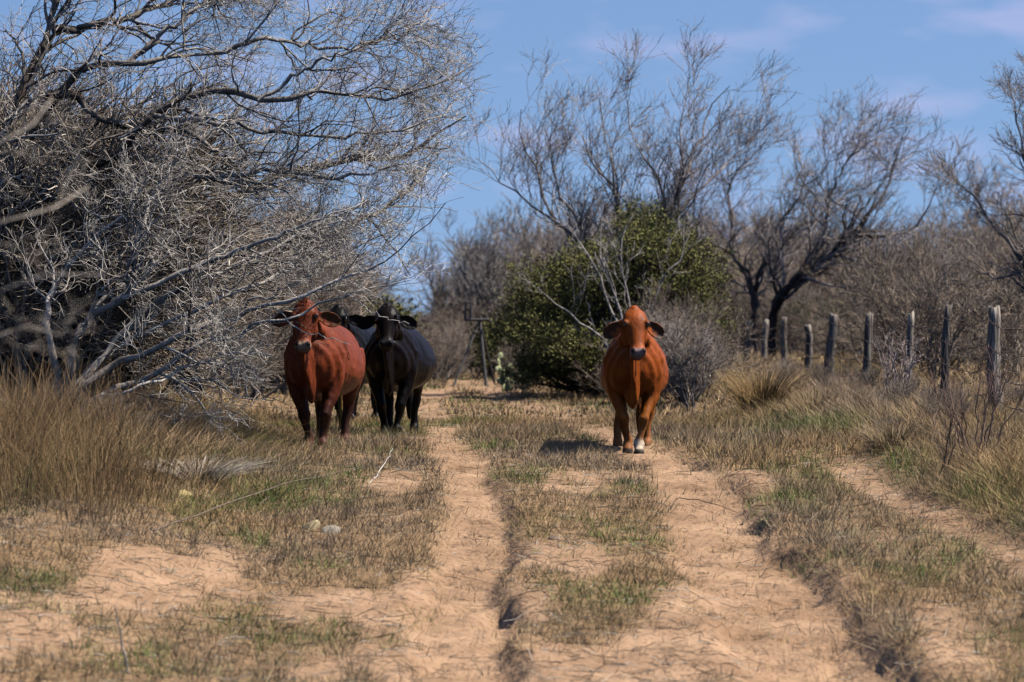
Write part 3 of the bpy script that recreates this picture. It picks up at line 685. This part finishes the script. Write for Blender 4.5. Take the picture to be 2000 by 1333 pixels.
# ------------------------------------------------------------------ fence
fence = thing('barbed_wire_fence', 'old fence of weathered cedar posts and barbed wire along the right side', 'fence', (4.7, 40, GZ(4.7, 40)))
FB = np.array(fence.location)
posts = [(2035, 36.4, 606, 12, 0), (1941, 40.0, 600, 13.5, -3), (1849, 44.5, 598, 9, 6), (1773, 49.2, 614, 7.5, 5), (1692, 54.0, 614, 9, 2), (1630, 58.6, 614, 9.5, 14), (1577, 63.0, 636, 8, 0), (1532, 67.5, 620, 6.5, -1), (1497, 72.0, 626, 6.5, 6), (1462, 76.5, 626, 6, 6)]
heads = []
for k, (px, Y, top, hw, lean) in enumerate(posts):
    rng = R(500 + k); K, S = 11, 9
    hw = hw * .9; tp = P(px, top, Y); xb = tp[0] - lean / FPX * Y; b0 = np.array([xb, Y, GZ(xb, Y) - .1]); r = hw / FPX * Y
    tt = np.linspace(0, 1, K); ax = b0 + (tp - b0) * tt[:, None] + np.stack([np.cumsum(rng.randn(K)) * .006, np.cumsum(rng.randn(K)) * .006, np.zeros(K)], 1)
    a = np.arange(S) * 2 * np.pi / S; rad = r * (1 + .10 * rng.randn(1, S) + .06 * rng.randn(K, S)) * np.interp(tt, [0, .3, 1], [1.2, 1.05, .88])[:, None]
    zt = np.zeros((K, S)); zt[-1] = rng.randn(S) * .02
    v = np.stack([ax[:, None, 0] + rad * np.cos(a), ax[:, None, 1] + rad * np.sin(a), ax[:, None, 2] + zt], -1).reshape(-1, 3)
    v = np.concatenate([v, [ax[-1] + [0, 0, -.01]]])
    ii = np.arange(K - 1)[:, None] * S + np.arange(S)[None]; jj = np.arange(K - 1)[:, None] * S + (np.arange(S)[None] + 1) % S
    q = np.stack([ii, jj, jj + S, ii + S], -1).reshape(-1, 4); top_ = np.stack([(K - 1) * S + np.arange(S), (K - 1) * S + (np.arange(S) + 1) % S, np.full(S, K * S)], 1)
    g = np.array((.20, .17, .145)) * (.55 + .5 * rng.rand()); c = np.tile(g, (len(v), 1)) * (.7 + .6 * np.tile(rng.rand(S), K + 1)[:len(v), None]); c[-S - 1:] *= 1.35
    link('post', mesh_np('post', v - FB, [q, top_], M_post, c, False), fence); heads.append((ax, r))
for w in range(4):
    pl = []; rng = R(540 + w)
    for k in range(len(heads)):
        ax, r = heads[k]; h = .30 + w * .27; zz = ax[0, 2] + .1 + h * (ax[-1, 2] - ax[0, 2] - .1) / 1.25
        c = np.array([np.interp(zz, ax[:, 2], ax[:, 0]) - r * 1.02, np.interp(zz, ax[:, 2], ax[:, 1]), zz])
        if k:
            a_ = pl[-1]
            for s in (.17, .33, .5, .67, .83): pl.append(a_ + (c - a_) * s + UPV * -(.05 + .04 * rng.rand()) * 4 * s * (1 - s) + rng.randn(3) * .008)
        pl.append(c)
    pl = np.array(pl); A = Acc(); v, q = tubes(pl[None], np.full((1, len(pl)), .0048), 4); A.add(v - FB, q)
    d = np.concatenate([[0], np.cumsum(np.linalg.norm(np.diff(pl, axis=0), axis=1))]); s = np.arange(.1, d[-1], .16)
    c = np.stack([np.interp(s, d, pl[:, i]) for i in range(3)], 1); o = nrm(rng.randn(len(s), 3)) * .022
    v, q = tubes(np.stack([c - o, c + o], 1), np.full((len(s), 2), .0034), 3); A.add(v - FB, q)
    link('barbed_wire', A.mesh('barbed_wire', M_wire), fence)

# shrubs beside the fence
def shrub(name, label, px, Y, top, nst, spread, seed, lv, cd, cp, rmin=.0028, r0=.010):
    b0 = root_at(px, Y); H = P(px, top, Y)[2] - b0[2]; rng = R(seed); lim = []
    for k in range(nst):
        a = rng.rand() * 6.28; s = spread * (.3 + .7 * rng.rand()); d = np.array([math.cos(a) * s, math.sin(a) * s, 0]); h = H * (.65 + .35 * rng.rand())
        lim.append([b0 + d * .08, b0 + d * .45 + UPV * h * .4, b0 + d * .8 + UPV * h * .75, b0 + d + UPV * h])
    return make_tree(name, label, lim, [[r0, r0 * .8, r0 * .4]] * nst, seed + 1, lv, cat='shrub', trop=(0, 0, 1), K0=8, wig=.015, cdark=cd, cpale=cp, rmin=rmin)
shrub('twiggy_shrub', 'small pale-tipped twiggy shrub in front of the wire between two fence posts', 1752, 43.5, 655, 12, .34, 421, [(7, .22, .3, .8, .2, .3), (5, .10, .4, 1.0, .25, .2)], (.18, .12, .10), (.52, .44, .40))
shrub('twiggy_shrub', 'grey twiggy shrub just right of the orange-brown cow', 1350, 52, 655, 12, .40, 423, [(8, .4, .3, .9, .2, .3), (6, .22, .4, 1.0, .25, .2), (3, .1, .4, .9, .2, .1)], (.14, .115, .095), (.38, .32, .28))
shrub('twiggy_shrub', 'reddish-brown thin-stemmed shrub at the right edge below the rightmost post', 1905, 35.5, 700, 12, .5, 425, [(5, .32, .25, .6, .15, .4), (3, .18, .3, .8, .2, .3)], (.11, .06, .045), (.30, .20, .16), .0022, .007)
shrub('twiggy_shrub', 'few dark curved bare stems rising beside the cow path on the right', 1835, 34.5, 790, 5, .25, 427, [(3, .25, .25, .6, .15, .4), (2, .12, .3, .7, .2, .3)], (.07, .045, .035), (.2, .14, .1), .0025, .008)

# ------------------------------------------------------------------ cattle
def loft(st, S=20, egg=0.):
    """st: list of (centre, axis_u, axis_v, ru, rv_plus, rv_minus)"""
    a = np.arange(S) * 2 * np.pi / S; v = []
    for c, u, w, ru, rp, rm in st:
        ca, sa = np.cos(a), np.sin(a)
        v.append(np.asarray(c) + np.outer(ca * ru * (1 - egg * sa), u) + np.outer(np.where(sa > 0, sa * rp, sa * rm), w))
    K = len(st); v = np.concatenate(v)
    ii = np.arange(K - 1)[:, None] * S + np.arange(S)[None]; jj = np.arange(K - 1)[:, None] * S + (np.arange(S)[None] + 1) % S
    q = np.stack([ii, jj, jj + S, ii + S], -1).reshape(-1, 4)
    n = len(v); v = np.concatenate([v, [np.mean(v[:S], 0)], [np.mean(v[-S:], 0)]]); ar = np.arange(S); an = (ar + 1) % S
    tr = np.concatenate([np.stack([np.full(S, n), an, ar], 1), np.stack([np.full(S, n + 1), (K - 1) * S + ar, (K - 1) * S + an], 1)])
    return v, q, tr
def dense(st, m=5):
    """smooth in-between stations"""
    A = np.array([np.concatenate([s[0], s[1], s[2], [s[3], s[4], s[5]]]) for s in st], float); K = len(A)
    t = np.arange(K); m_ = np.gradient(A, axis=0); out = []
    for s in np.linspace(0, K - 1, (K - 1) * m + 1):
        i = min(int(s), K - 2); u = s - i
        out.append((2*u**3-3*u*u+1)*A[i] + (u**3-2*u*u+u)*m_[i] + (-2*u**3+3*u*u)*A[i+1] + (u**3-u*u)*m_[i+1])
    return [(o[:3], nrm(o[3:6]), nrm(o[6:9]), max(o[9], .004), max(o[10], .004), max(o[11], .004)) for o in out]
XA, YA, ZA = np.array([1., 0, 0]), np.array([0, 1., 0]), np.array([0, 0, 1.])
def ball(c, r, S=14, K=9):
    c = np.asarray(c, float); r = np.asarray(r, float) * np.ones(3)
    return loft([(c + ZA * r[2] * -math.cos(math.pi * k / K), XA, YA, max(r[0] * math.sin(math.pi * k / K), .002), max(r[1] * math.sin(math.pi * k / K), .002), max(r[1] * math.sin(math.pi * k / K), .002)) for k in range(K + 1)], S)
def make_cow(name, label, loc, rz, seed, coat, belly, muzzle, foot, legs, head=(0, 0, 0), ear_in=None, ear_drop=.35, girth=1.0, tail_col=None, brand=False, poll_peak=1.0, switch_x=.05, scale=1.0):
    """body faces -Y; origin on the ground under the fore feet. head=(turn, tilt, x shift)"""
    rng = R(seed); A = Acc()
    def add(l):
        v, q, tr = l; n = A.n; A.add(v, q); A.f.setdefault(3, []).append(tr + n)
    g = girth
    torso = [(-.36, .92, .05, .07, .07), (-.31, .90, .13, .16, .19), (-.18, .89, .21, .25, .31), (.0, .90, .275, .32, .37), (.22, .88, .272, .345, .36), (.60, .83, .345 * g, .37, .36),
             (1.0, .82, .36 * g, .375, .345), (1.28, .86, .32 * g, .335, .31), (1.52, .90, .265, .29, .28), (1.72, .94, .19, .21, .25), (1.84, .97, .08, .10, .14)]
    add(loft(dense([(np.array([0, y, z]), XA, ZA, rx_, ru, rd) for y, z, rx_, ru, rd in torso]), 28, .20))
    add(ball((0, .10, 1.14), (.10, .26, .12)))                                          # withers
    for s in (-1, 1): add(ball((s * .11, 1.44, 1.03), (.11, .22, .11)))                   # hips
    turn, tilt, hx = head
    poll = np.array([hx, -.50, 1.385]); ct, stt = math.cos(turn), math.sin(turn)
    rot = lambda v: np.array([v[0] * ct - v[1] * stt, v[0] * stt + v[1] * ct, v[2]])
    # neck
    add(loft(dense([(np.array([0, .10, .98]), XA, nrm(np.array([0, -.35, 1.])), .20, .22, .33), (np.array([hx * .3, -.12, 1.03]), XA, nrm(np.array([0, -.5, 1.])), .165, .19, .27),
                    (np.array([hx * .7, -.32, 1.12]), XA, nrm(np.array([0, -.7, 1.])), .135, .16, .20), (np.array([hx, -.46, 1.21]), XA, nrm(np.array([0, -.9, 1.])), .115, .13, .15)]), 22))
    # head: runs from the poll down and forward to the muzzle
    hd = rot(nrm(np.array([tilt, -.50, -.87]))); hu = nrm(np.cross(hd, rot(np.array([0, 0, 1.])))); hu = hu if hu[0] > 0 else -hu
    hv = nrm(np.cross(hu, hd)); hv = hv if hv[1] < 0 else -hv                               # forehead side
    HL = .515
    hs_ = [(-.02, .030, .03, .05), (.05, .082, .05, .10), (.14, .110, .07, .15), (.27, .122, .085, .18), (.40, .120, .08, .185), (.52, .097, .07, .165), (.66, .076, .062, .13), (.80, .069, .058, .10), (.90, .080, .056, .092), (.965, .076, .045, .08), (1.0, .05, .025, .05)]
    hp = lambda t, x=0, f=0: poll + hd * HL * t + hu * x + hv * f
    add(loft(dense([(hp(t), hu, hv, w_, f_, b_) for t, w_, f_, b_ in hs_]), 22))
    add(ball(hp(.02, 0, .0), (.055, .06, .05 * poll_peak)))
    for s in (-1, 1):
        add(ball(hp(.345, s * .103, .045), (.032, .036, .034)))                             # brow
        add(ball(hp(.93, s * .045, .035), (.030, .030, .028)))                              # nostril rim
        add(ball(hp(.50, s * .075, -.09), (.045, .07, .085)))                               # jaw
    add(ball(hp(.95, 0, -.075), (.055, .045, .03)))                                         # chin
    # ears: cupped leaves
    ears = []
    for s in (-1, 1):
        e0 = hp(.22, s * .095, -.05); ed = nrm(hu * s * 1.0 - ZA * ear_drop + YA * .12); en = nrm(hv * 1.0 - ZA * .35 + hu * s * .1); en = nrm(en - ed * np.dot(en, ed)); ew = np.cross(ed, en)
        stn = [(0, .032, .030), (.045, .044, .028), (.09, .067, .025), (.145, .076, .021), (.195, .065, .018), (.23, .038, .014), (.248, .010, .008)]
        L = 1.0; top, bot = [], []
        for d_, w_, th in stn:
            row_t, row_b = [], []
            for x in np.linspace(-1, 1, 9):
                cup = .030 * (x * x - .5) * min(1, d_ / .06); q0 = e0 + ed * d_ + ew * w_ * x + en * cup
                row_t.append(q0 + en * th * .5 * (1 - .6 * x * x)); row_b.append(q0 - en * th * .5 * (1 - .4 * x * x) - en * .004)
            top.append(row_t); bot.append(row_b[::-1])
        ring = np.array([t_ + b_ for t_, b_ in zip(top, bot)]); K, S = ring.shape[:2]; v = ring.reshape(-1, 3)
        ii = np.arange(K - 1)[:, None] * S + np.arange(S)[None]; jj = np.arange(K - 1)[:, None] * S + (np.arange(S)[None] + 1) % S
        q = np.stack([ii, jj, jj + S, ii + S], -1).reshape(-1, 4); n = len(v); v = np.concatenate([v, [ring[0].mean(0)], [ring[-1].mean(0)]]); ar = np.arange(S); an = (ar + 1) % S
        add((v, q, np.concatenate([np.stack([np.full(S, n), an, ar], 1), np.stack([np.full(S, n + 1), (K - 1) * S + ar, (K - 1) * S + an], 1)])))
        ears.append((e0, ed, en, ew))
    # dewlap and brisket: a hanging fold
    dw = [(-.60, .98, .022, .05, .07), (-.54, .90, .024, .14, .12), (-.46, .84, .026, .20, .17), (-.38, .76, .030, .22, .20), (-.30, .68, .036, .2, .21), (-.22, .63, .05, .2, .20), (-.12, .62, .07, .2, .14), (.02, .62, .09, .2, .08)]
    add(loft(dense([(np.array([hx * min(1, max(0, -(y + .2) * 2.5)) + .018 * math.sin(14 * y), y, z]), XA, ZA, w_, u_, d_) for y, z, w_, u_, d_ in dw]), 18))
    # legs: (side, front?, foot y, foot x, knee lift)
    for (s, fr, fy, fx, bend) in legs:
        if fr:
            c = [((s * .19, .06, .92), .10, .17), ((s * .185, .05 + fy * .1, .72), .105, .15), ((s * .165, .03 + fy * .3, .56), .082, .105), ((s * .14 + (fx - s * .13) * .4, fy * .62 - .03 - bend * .10, .385), .058, .066), ((s * .135 + (fx - s * .13) * .5, fy * .70 - .035 - bend * .12, .335), .062, .066),
                 ((fx * .55 + s * .06, fy * .82 - .01 - bend * .05, .25), .044, .048), ((fx, fy * .94 + bend * .05, .14), .040, .043), ((fx, fy + bend * .08 - .005, .095), .049, .053), ((fx, fy + bend * .09 - .03, .05), .050, .058), ((fx, fy + bend * .09 - .045, .0), .056, .068)]
        else:
            c = [((s * .18, 1.48, .95), .12, .24), ((s * .20, 1.44 + fy * .1, .76), .125, .22), ((s * .19, 1.43 + fy * .25, .62), .10, .16), ((s * .165, 1.53 + fy * .5, .50), .066, .09), ((s * .15, 1.60 + fy * .7, .42), .054, .075), ((s * .145, 1.60 + fy * .75, .36), .052, .06),
                 ((fx, 1.585 + fy * .88, .24), .043, .047), ((fx, 1.57 + fy * .97, .13), .042, .045), ((fx, 1.55 + fy, .09), .050, .055), ((fx, 1.53 + fy, .05), .05, .058), ((fx, 1.515 + fy, 0), .056, .068)]
        add(loft(dense([(np.array(p_), XA, YA, a_, b_, b_) for p_, a_, b_ in c], 4), 14))
    # tail
    tl = [((0, 1.80, 1.10), .035), ((0, 1.88, 1.02), .028), ((0, 1.90, .85), .02), ((switch_x * .5, 1.89, .65), .017), ((switch_x, 1.88, .50), .03), ((switch_x, 1.87, .36), .045), ((switch_x, 1.87, .20), .03), ((switch_x, 1.87, .14), .008)]
    add(loft(dense([(np.array(p_), XA, YA, r_, r_, r_) for p_, r_ in tl], 4), 10))
    raw = mesh_np('raw', np.concatenate(A.v), [np.concatenate(f) for f in A.f.values()])
    o = bpy.data.objects.new('tmp', raw); COL.objects.link(o)
    m = o.modifiers.new('r', 'REMESH'); m.mode = 'VOXEL'; m.voxel_size = .0105; m.use_smooth_shade = True
    m = o.modifiers.new('s', 'SMOOTH'); m.factor = .5; m.iterations = 5
    m = o.modifiers.new('d', 'DECIMATE'); m.ratio = .36
    dg = bpy.context.evaluated_depsgraph_get(); me = bpy.data.meshes.new_from_object(o.evaluated_get(dg)); bpy.data.objects.remove(o)
    n = len(me.vertices); co = np.empty(n * 3); me.vertices.foreach_get('co', co); co = co.reshape(-1, 3); no = np.empty(n * 3); me.vertices.foreach_get('normal', no); no = no.reshape(-1, 3)
    coat, belly = np.asarray(coat), np.asarray(belly)
    # slack skin and muscle: folds down the neck and dewlap, uneven shoulder, barrel and thigh
    nk = sstep(.10, -.08, co[:, 1]) * sstep(-.52, -.40, co[:, 1]) * sstep(1.25, 1.1, co[:, 2])
    dsp = .007 * nk * np.sin(46 * co[:, 1] + 9 * co[:, 2] + 3 * np.sin(7 * co[:, 2]))
    bd = sstep(-.35, -.1, co[:, 1]) * sstep(.3, .5, co[:, 2])
    dsp += bd * ((fbm(co[:, 1] * 1.0 + 3 * np.sign(co[:, 0]), co[:, 2], 3.2, seed + 3) - .5) * .045 + (fbm(co[:, 1] + co[:, 0], co[:, 2] * 1.4, 9., seed + 5, 2) - .5) * .012)
    dsp -= .016 * sstep(.05, .0, np.abs(co[:, 1] - .22 - .12 * (co[:, 2] - .8))) * sstep(.45, .6, co[:, 2]) * sstep(1.15, 1.0, co[:, 2])   # groove behind the shoulder
    co += no * dsp[:, None]; me.vertices.foreach_set('co', co.ravel()); me.update(); me.vertices.foreach_get('normal', no_ := np.empty(n * 3)); no = no_.reshape(-1, 3)
    c = np.tile(coat, (n, 1)) * (1 + .28 * (fbm(co[:, 0] * 3 + co[:, 1], co[:, 2] * 3 + 5, 3.0, seed)[:, None] - .5) * 2)
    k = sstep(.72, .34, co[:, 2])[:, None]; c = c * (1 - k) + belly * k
    # muzzle, nostrils, feet, ears, tail switch
    rel = co - poll; th = rel @ hd / HL; xh = rel @ hu; fh = rel @ hv
    hm = (np.abs(xh) < .12) & (fh > -.16) & (fh < .14)
    k = (sstep(.86, .90, th) * hm * (th < 1.08) * sstep(-.065, -.03, fh) * sstep(.085, .065, np.abs(xh)))[:, None]; c = c * (1 - k) + np.asarray(muzzle) * k
    k = (sstep(.76, .84, th) * sstep(.93, .87, th) * hm * (co[:, 1] < -.5))[:, None] * .45; c = c * (1 - k) + np.minimum(coat * 2.0 + .03, .5) * k
    for s in (-1, 1):
        q0 = hp(.925, s * .055, .05); k = sstep(.034, .02, np.linalg.norm((co - q0) * np.array([1.1, 1, .9]), axis=1))[:, None]; c = c * (1 - k) + .006 * k
        k = (sstep(.012, .004, np.abs(th - .985)) * hm * (fh < .02) * (fh > -.1))[:, None] * .5; c = c * (1 - k) + .01 * k
        q0 = hp(.345, s * .118, .05); k = sstep(.05, .02, np.linalg.norm(co - q0, axis=1))[:, None] * .5; c = c * (1 - k) + coat * .35 * k
    for e0, ed, en, ew in ears:
        r_ = co - e0; d_ = r_ @ ed; k = ((d_ > .05) & (d_ < .26) & (np.abs(r_ @ ew) < .062) & (np.abs(r_ @ en) < .05))[:, None] * sstep(.15, .5, no @ en)[:, None]
        ei = np.asarray(ear_in if ear_in is not None else coat); hair = (sstep(.0, .03, r_ @ ew * np.sign(ew[2]) * -1 + .02 * np.sin(d_ * 90)) * sstep(.2, .1, d_))[:, None]
        c = c * (1 - k) + (ei * (1 - hair) + np.minimum(coat * 1.3, .4) * hair) * k
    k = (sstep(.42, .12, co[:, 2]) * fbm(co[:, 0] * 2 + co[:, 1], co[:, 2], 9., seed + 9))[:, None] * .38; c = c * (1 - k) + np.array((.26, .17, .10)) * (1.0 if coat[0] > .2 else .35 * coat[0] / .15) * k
    k = (sstep(.17, .10, co[:, 2]) * ((co[:, 0] > 0) & (co[:, 1] < .5) | (coat[0] < .2)))[:, None]; c = c * (1 - k) + np.asarray(foot) * k
    k = sstep(.055, .04, co[:, 2])[:, None]; c = c * (1 - k) + np.array((.05, .038, .03)) * k
    if tail_col is not None:
        k = ((co[:, 1] > 1.78) & (co[:, 2] < .58))[:, None] * 1.0; c = c * (1 - k) + np.asarray(tail_col) * k
    cc = np.ones((n, 4), np.float32); cc[:, :3] = np.clip(c, .002, 1); at = me.color_attributes.new('col', 'FLOAT_COLOR', 'POINT'); at.data.foreach_set('color', cc.ravel())
    me.materials.clear(); me.materials.append(M_hide if coat[0] < .05 else M_coat); me.polygons.foreach_set('use_smooth', np.ones(len(me.polygons), bool)); me.name = 'body'
    root = thing(name, label, 'cow', loc, rz); root.scale = (scale,) * 3
    link('body', me, root)
    for s in (-1, 1):
        v, q, tr = ball(hp(.375, s * .108, .050), .025, 12, 8); link('eye', mesh_np('eye', v, [q, tr], M_eye), root)
    if brand:
        bv = BVHTree.FromPolygons([tuple(x) for x in co], [tuple(p.vertices) for p in me.polygons])
        for dy in (0, .0):
            a = np.linspace(0, 2 * math.pi, 17); pts_ = np.stack([np.full(17, 1.0), .30 + .026 * np.sin(2 * a), .93 + .085 * np.cos(a)], 1); hit = []
            for p_ in pts_:
                h_ = bv.ray_cast(Vector(p_), Vector((-1, 0, 0)))
                if h_[0] is not None: hit.append(np.array(h_[0]))
            break
        if len(hit) > 8:
            v, q = tubes(np.array(hit)[None], np.full((1, len(hit)), .005), 6); link('brand_mark', mesh_np('brand_mark', v, [q], M_coat, np.tile(coat * .45, (len(v), 1))), root)
    return root
def cow_at(px, Y): x = (px - 1000) / FPX * Y; return (x, Y, GZ(x, Y) - .005)
W = lambda a, b, c, d: [(1, True, a[0], a[1], a[2]), (-1, True, b[0], b[1], b[2]), (1, False, c[0], c[1], c[2]), (-1, False, d[0], d[1], d[2])]
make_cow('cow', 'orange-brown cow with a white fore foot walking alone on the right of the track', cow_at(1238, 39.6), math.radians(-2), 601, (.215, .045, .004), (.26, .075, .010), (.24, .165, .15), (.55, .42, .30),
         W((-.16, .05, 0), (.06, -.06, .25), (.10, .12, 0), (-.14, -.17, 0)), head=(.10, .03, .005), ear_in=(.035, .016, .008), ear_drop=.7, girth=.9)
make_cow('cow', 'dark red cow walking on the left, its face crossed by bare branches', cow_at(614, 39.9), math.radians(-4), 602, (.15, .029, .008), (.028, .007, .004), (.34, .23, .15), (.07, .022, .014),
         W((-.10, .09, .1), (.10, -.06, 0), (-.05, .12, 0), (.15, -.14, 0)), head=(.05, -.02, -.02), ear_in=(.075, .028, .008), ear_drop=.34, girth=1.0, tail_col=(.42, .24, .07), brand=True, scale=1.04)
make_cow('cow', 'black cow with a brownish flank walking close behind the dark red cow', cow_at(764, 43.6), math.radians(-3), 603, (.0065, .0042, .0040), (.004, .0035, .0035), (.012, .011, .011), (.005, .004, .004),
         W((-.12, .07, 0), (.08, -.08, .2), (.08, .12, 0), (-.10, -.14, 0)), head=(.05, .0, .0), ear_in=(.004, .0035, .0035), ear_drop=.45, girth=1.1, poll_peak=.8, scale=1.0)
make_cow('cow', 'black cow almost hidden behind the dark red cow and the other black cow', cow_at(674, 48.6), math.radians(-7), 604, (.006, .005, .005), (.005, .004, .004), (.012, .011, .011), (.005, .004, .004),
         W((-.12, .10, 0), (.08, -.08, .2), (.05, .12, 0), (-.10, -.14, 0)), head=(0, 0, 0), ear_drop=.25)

# ------------------------------------------------------------------ prickly pear, metal stand, rocks, sticks
def pad_mesh(seed):
    rng = R(seed); v, q, tr = ball((0, 0, 0), 1, 14, 8); v = v * np.array([.085, .018, .115]); v[:, 0] *= 1 + .35 * np.clip(v[:, 2] / .115, -1, 1) * .6; v[:, 2] += .105
    return mesh_np('pad', v, [q, tr], M_pad, np.tile((.36, .38, .20), (len(v), 1)) * (.85 + .3 * rng.rand(len(v), 1)))
PM = [pad_mesh(700 + k) for k in range(3)]
b0 = root_at(1004, 66, .02); pear = thing('prickly_pear', 'pale green prickly pear cactus at the left foot of the green bush', 'cactus', b0)
rng = R(71); stack = []
for k in range(13):
    x0 = -.2 + .4 * rng.rand(); o = link('pad', PM[k % 3], pear); o.location = (x0, rng.randn() * .12, 0); o.rotation_euler = (rng.randn() * .2, rng.randn() * .35, rng.rand() * 3); o.scale = (.62,) * 3; stack.append((o, 0))
for k in range(44):
    o, l = stack[rng.randint(len(stack))]
    if l > 4: continue
    e = o.rotation_euler; s = o.scale[0] * .97; n_ = link('pad', PM[k % 3], pear)
    tip = np.array(o.location) + np.array(o.matrix_basis.to_3x3() @ Vector((.03 * rng.randn(), 0, .19))); n_.location = tip
    n_.rotation_euler = (e[0] + rng.randn() * .3, e[1] * .6 + rng.randn() * .4, e[2] + rng.randn() * .6); n_.scale = (s,) * 3; stack.append((n_, l + 1))

Ys = 70.0
b0 = root_at(936, Ys); st = thing('metal_stand', 'dark metal tripod stand with a railed seat at the far end of the track', 'hunting stand', b0)
def bar(name, pts_, r, S=6):
    p_ = np.array(pts_) - b0; v, q = tubes(p_[None], np.full((1, len(p_)), r), S); return link(name, mesh_np(name, v, [q], M_steel), st)
pz = lambda x, y, dy=0: P(x, y, Ys + dy)
def foot_(x, dy): X = (x - 1000) / FPX * (Ys + dy); return np.array([X, Ys + dy, GZ(X, Ys + dy) - .03])
bar('leg', [pz(937, 626), foot_(884, -.5)], .02); bar('leg', [pz(937, 626), foot_(950, -.3)], .03); bar('leg', [pz(937, 626), foot_(968, .9)], .02)
for dy in (-.25, .25): bar('platform_rail', [pz(908, 625, dy), pz(956, 625, dy)], .028)
for x in (908, 925, 940, 956): bar('platform_bar', [pz(x, 625.5, -.25), pz(x, 625.5, .25)], .022)
for dy in (-.25, .25):
    for x in (909, 920): bar('seat_post', [pz(x, 625, dy), pz(x, 590, dy)], .02)
    bar('seat_rail', [pz(909, 606, dy), pz(920, 606, dy)], .018); bar('seat_rail', [pz(909, 591, dy), pz(920, 591, dy)], .018)
for x in (909, 920): bar('seat_rail', [pz(x, 591, -.25), pz(x, 591, .25)], .018)
bar('brace', [pz(922, 650, -.1), pz(944, 650, -.1)], .02)

def rock(label, px, py, s, seed, col):
    Y = float(Yof(py)); x = (px - 1000) / FPX * Y; rng = R(seed); v, q, tr = ball((0, 0, 0), 1, 12, 8)
    v = v * np.array(s) * 1.15 * (1 + .22 * (fbm(v[:, 0] * 1.5 + seed, v[:, 1] + v[:, 2] * 2, 1.6, seed)[:, None] - .5) * 2); 
    for _ in range(11):
        pn = nrm(rng.randn(3) / np.array(s)); ex = np.abs(pn * np.array(s)).max(); off = (v @ pn); lim_ = np.percentile(off, 80); v = v - np.outer(np.maximum(off - lim_, 0), pn)
    v[:, 2] += s[2] * .02
    me = mesh_np('rock', v, [q, tr], M_rock, np.tile(col, (len(v), 1)) * (.8 + .4 * rng.rand(len(v), 1)), False)
    o = link('rock', me, label=label, category='rock'); o.location = (x, Y, GZ(x, Y)); o.rotation_euler = (0, 0, rng.rand() * 3); return o
rock('pale yellow lichen-covered rock lying left of the left wheel rut', 612, 1036, (.15, .12, .07), 801, (.36, .29, .17))
rock('smaller grey-white rock touching the pale yellow one', 648, 1046, (.09, .08, .06), 802, (.31, .27, .21))
rock('yellowish rock half hidden in dry grass on the left bank', 352, 1008, (.18, .14, .08), 803, (.33, .25, .11))
rock('dark clod of earth in the middle strip of the track', 1085, 1060, (.06, .05, .03), 804, (.16, .11, .08))
def stick(label, pts_, r, seed, col):
    """pts_: (px, py on the ground, height above ground)"""
    rng = R(seed); w = []
    for px, py, h in pts_:
        Y = float(Yof(py)); x = (px - 1000) / FPX * Y; w.append(np.array([x, Y, GZ(x, Y) + h]))
    p_ = resample(w, 12, .006, rng); b_ = p_[0].copy(); v, q = tubes((p_ - b_)[None], (r * np.linspace(1, .4, 12))[None], 6)
    o = link('stick', mesh_np('stick', v, [q], M_bark, np.tile(col, (len(v), 1))), label=label, category='stick'); o.location = b_
    return o
stick('thin grey stick standing upright in the sand at the lower left', [(252, 1350, -.03), (240, 1350, .17), (224, 1350, .40)], .010, 811, (.26, .22, .19))
stick('long thin dead branch lying across the left bank', [(300, 1085, .02), (420, 1040, .10), (540, 985, .12), (690, 935, .05)], .007, 812, (.15, .11, .085))
stick('straight pale stalk lying in the short grass right of the dark red cow', [(720, 950, .0), (745, 925, .06), (768, 890, .10)], .005, 813, (.50, .46, .42))
stick('dark curved twig lying in the right wheel rut', [(1310, 985, .01), (1330, 972, .10), (1380, 978, .06), (1440, 990, .02)], .006, 814, (.10, .07, .05))
stick('short forked-looking dark twig on the sand beside the right rut', [(1450, 1010, .01), (1480, 1002, .05), (1520, 1006, .02)], .007, 815, (.11, .08, .06))
stick('thin bare stalk leaning over the grass right of the right rut', [(1855, 960, .0), (1825, 940, .35), (1850, 930, .7)], .006, 816, (.11, .07, .055))
